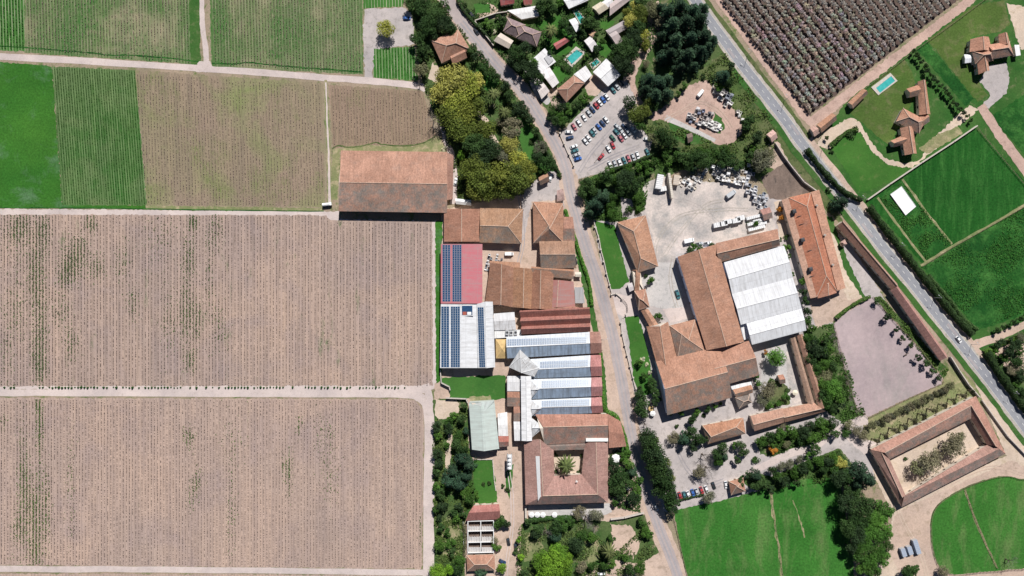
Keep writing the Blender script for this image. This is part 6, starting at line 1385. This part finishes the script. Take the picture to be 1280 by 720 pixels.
fence('round rail fence enclosing the round green paddock', EL+[EL[0]], 5.5, 1.3, True)
fence('rail fence crossing the middle of the round paddock', [(1206,612),(1216,642),(1230,676),(1246,710)], 6, 1.2)
fence('fence along the lane side of the large green paddock', [(840,640),(846,664),(852,690),(860,724)], 6, 1.3)
fence('fence dividing the large green paddock lengthwise', [(963,616),(968,650),(974,690),(979,724)], 7, 1.2, rails=1)
fence('rail fence around the top and left of the arena', [(1042,405),(1060,480),(1070,510),(1085,522)], 6, 1.3)
fence('rail fence along the lower right edge of the arena', [(1085,522),(1130,500),(1179,478),(1150,436),(1112,396),(1091,371)], 6, 1.3)
wall('tall boundary wall along the highway beside turned soil', [(968,180),(978,196),(990,212),(1003,228),(1020,240)], 2.4, .3, (.35,.33,.33))
wall('boundary wall along the highway below the thin range', [(1186,446),(1196,462),(1208,480),(1222,496)], 2.4, .35, (.45,.42,.42))
wall('boundary wall along the highway beside the stable courtyard', [(1226,500),(1240,520),(1258,545),(1284,572)], 1.6, .3, (.45,.42,.42))
wall('garden wall left of the village lane gardens', [(594,27),(620,18),(634,16)], 2, .3, (.4,.3,.25))
wall('dark wall along the lane beside the cream roofed house', [(594,28),(606,44),(617,58)], 2, .3, (.4,.3,.25))
wall('long wall of the vineyard edge beside the solar hall', [(551,462),(552,478),(562,483),(563,487)], 2.4, .3, (.4,.38,.36))
wall('short thick wall above the green barn', [(558,497),(583,498),(585,503)], 2.2, .35, (.4,.38,.36))
wall('low wall separating bottom garden from the drive', [(763,648),(780,646),(804,640)], 2, .5, (.5,.45,.42))
wall('white edged wall around the lawn below the green barn', [(597,574),(616,574),(618,600),(620,613)], .5, .3, (.7,.66,.6))
wall('brick wall left of the courtyard house terrace', [(657,632),(657.5,655)], 2.4, .8, (.40,.25,.2))
fence('fence dividing the car park rows', [(743,203),(750,194),(757,184),(763,176)], 4, .8, rails=1)
fence('white railing beside the left garden drive', [(579,648),(580,690)], 5, 1.2, False, 'white')
def lamp(label, px, py, deg, h=8):
    t = thing('street_lamp', label, 'street lamp', P(px,py,0), math.radians(deg)); MB().tube((0,0,0),(0,0,h),.13,.08,8).build('pole', ['steel'], t)
    MB().tube((0,0,h-.1),(2.0,0,h+.35),.06,.05,6).build('arm', ['steel'], t); MB().box((2.2,0,h+.33),(.8,.35,.16),0,0,.8).build('lamp_head', ['steel'], t)
for k,(x,y) in enumerate(((934,70),(980,126),(1027,188),(1074,250),(1122,308),(1167,372),(1214,430),(1262,490))):
    lamp(f'grey street lamp, {ordinal(k+1)} from the top along the highway', x, y, 142)
lamp('tall lamp post on the verge beside the winery hall', 752, 424, 20); lamp('tall lamp post beside the lane near the storehouse', 727, 322, 20)
def parasol(label, px, py, mat='white', group='terrace parasols', r=1.6):
    t = thing('parasol', label, 'parasol', P(px,py,0), 0, group); mb = MB(); n = 8; k = [(r*math.cos(2*math.pi*i/n), r*math.sin(2*math.pi*i/n), 2.3) for i in range(n)]
    mb.v = k+[(0,0,2.9)]; mb.f = [(i,(i+1)%n,n) for i in range(n)]; mb.m = [0]*n; mb.build('canopy', [mat], t); MB().tube((0,0,0),(0,0,2.85),.04).build('pole', ['steel'], t); MB().tube((0,0,0),(0,0,.12),.4,.35,10).build('base', ['stone'], t)
for k,x in enumerate((664.5,671.5,678.5,693)): parasol(f'white parasol, {ordinal(k+1)} from the left on the grey terrace', x, 642)
patch('terrace', [(659,632),(762,629),(765,640),(745,648),(661,650)], 'concrete', 5, .2)
parasol('yellow parasol near the lawn end beside the lane', 813, 510, 'yellow'); parasol('white parasol beside the yellow one at the lawn end', 815, 516); parasol('white parasol in the garden right of courtyard house', 783.5, 608)
parasol('cream square canopy right of courtyard house', 769, 572, 'white', r=2.6); parasol('white parasol on the court below the L-shaped house', 992, 490, 'cream')
# rider's horse in the arena
t = thing('horse', 'small dark horse standing in the middle of the arena', 'horse', P(1131,443,0), math.radians(35))
hb = MB()
sts = []
for x, w_, z0, z1 in ((-1.0,.16,.95,1.35),(-.85,.27,.85,1.5),(-.4,.29,.8,1.45),(.2,.28,.78,1.42),(.6,.24,.85,1.52),(.85,.14,1.05,1.65),(1.15,.11,1.35,1.95),(1.3,.10,1.6,2.1),(1.6,.09,1.6,1.85),(1.8,.06,1.5,1.66)): sts.append([(x,w_*math.cos(a),(z0+z1)/2+(z1-z0)/2*math.sin(a)) for a in [math.pi*2*i/10 for i in range(10)]])
me = loft(sts, ['bark'], 'body'); me.polygons.foreach_set('use_smooth', [True]*len(me.polygons)); 
bm = bmesh.new(); bm.from_mesh(me)
def leg_(x,y,k):
    prev = None
    for px_,z,r_ in ((x,1.05,.12),(x+.06*k,.62,.07),(x-.03*k,.35,.045),(x,.06,.05),(x+.03,0,.06)):
        ring = [bm.verts.new((px_+r_*math.cos(a),y+r_*math.sin(a),z)) for a in [math.pi/3*i for i in range(6)]]
        if prev: [bm.faces.new((prev[i],prev[(i+1)%6],ring[(i+1)%6],ring[i])) for i in range(6)]
        prev = ring
for x,k in ((-.8,-1),(.6,1)):
    for y in (-.16,.16): leg_(x,y,k)
bmesh.ops.recalc_face_normals(bm, faces=bm.faces); bm.to_mesh(me); bm.free(); link('body', me, t); MB().tube((-1.0,0,1.3),(-1.15,0,.7),.07,.03,6).build('tail', ['dark'], t)
# wheel tracks worn into yards and car parks
for pts, mt in (([(724,215),(740,190),(762,165),(785,140)],'lane_grey'), ([(735,212),(765,196),(800,182)],'lane_grey'), ([(830,150),(850,140),(875,128),(900,140),(914,160)],'dirt'),
  ([(818,330),(822,300),(850,270),(900,262),(935,262)],'shoulder'), ([(830,320),(850,290),(880,258),(905,250)],'shoulder'), ([(842,320),(838,350),(846,384)],'shoulder'),
  ([(822,260),(850,250),(880,262),(910,290)],'yard'), ([(845,560),(858,585),(880,606),(905,600)],'lane_grey'), ([(640,215),(650,250),(654,300),(648,330)],'lane_grey'),
  ([(636,590),(640,620),(640,660),(634,700),(632,724)],'track'), ([(1110,600),(1128,650),(1150,690),(1160,724)],'drysand'), ([(1145,640),(1190,604),(1240,584),(1288,596)],'dirt')):
    for o_ in (-1.7,1.7): ribbon('tyre_track', pts, 1.0, mt, 10, off=o_, jit=.12)
# extra pale rubble and blocks at the yard's upper and left edge
heap('along yard top edge', 'blocks along the yard top edge', [(832,221),(850,216),(870,214),(888,222),(884,232),(866,238),(850,234),(834,226)], 4.6, .8, .45, .1, 1.1, [(.66,.60,.52),(.55,.50,.44),(.72,.70,.68)], seed=12)
heap('by highway wall corner', 'crates by the highway wall corner', [(944,240),(958,244),(962,258),(950,262),(940,252)], 4.0, .4, .6, .3, 1.3, [(.50,.50,.52),(.30,.34,.40),(.66,.66,.68)], seed=13)
# patched asphalt on the highway and lane
for pts, o_ in ((HW[2:4],2.5),(HW[5:7],-3),(HW[8:10],2.8),(HW[11:13],-2.6),(HW[12:14],3)):
    a, b = Vector(pts[0]), Vector(pts[1]); ribbon('road_patch', [tuple(a.lerp(b,.3)), tuple(a.lerp(b,.7))], 3.2, 'lane_grey', 12, off=o_, jit=.1, smooth=False)
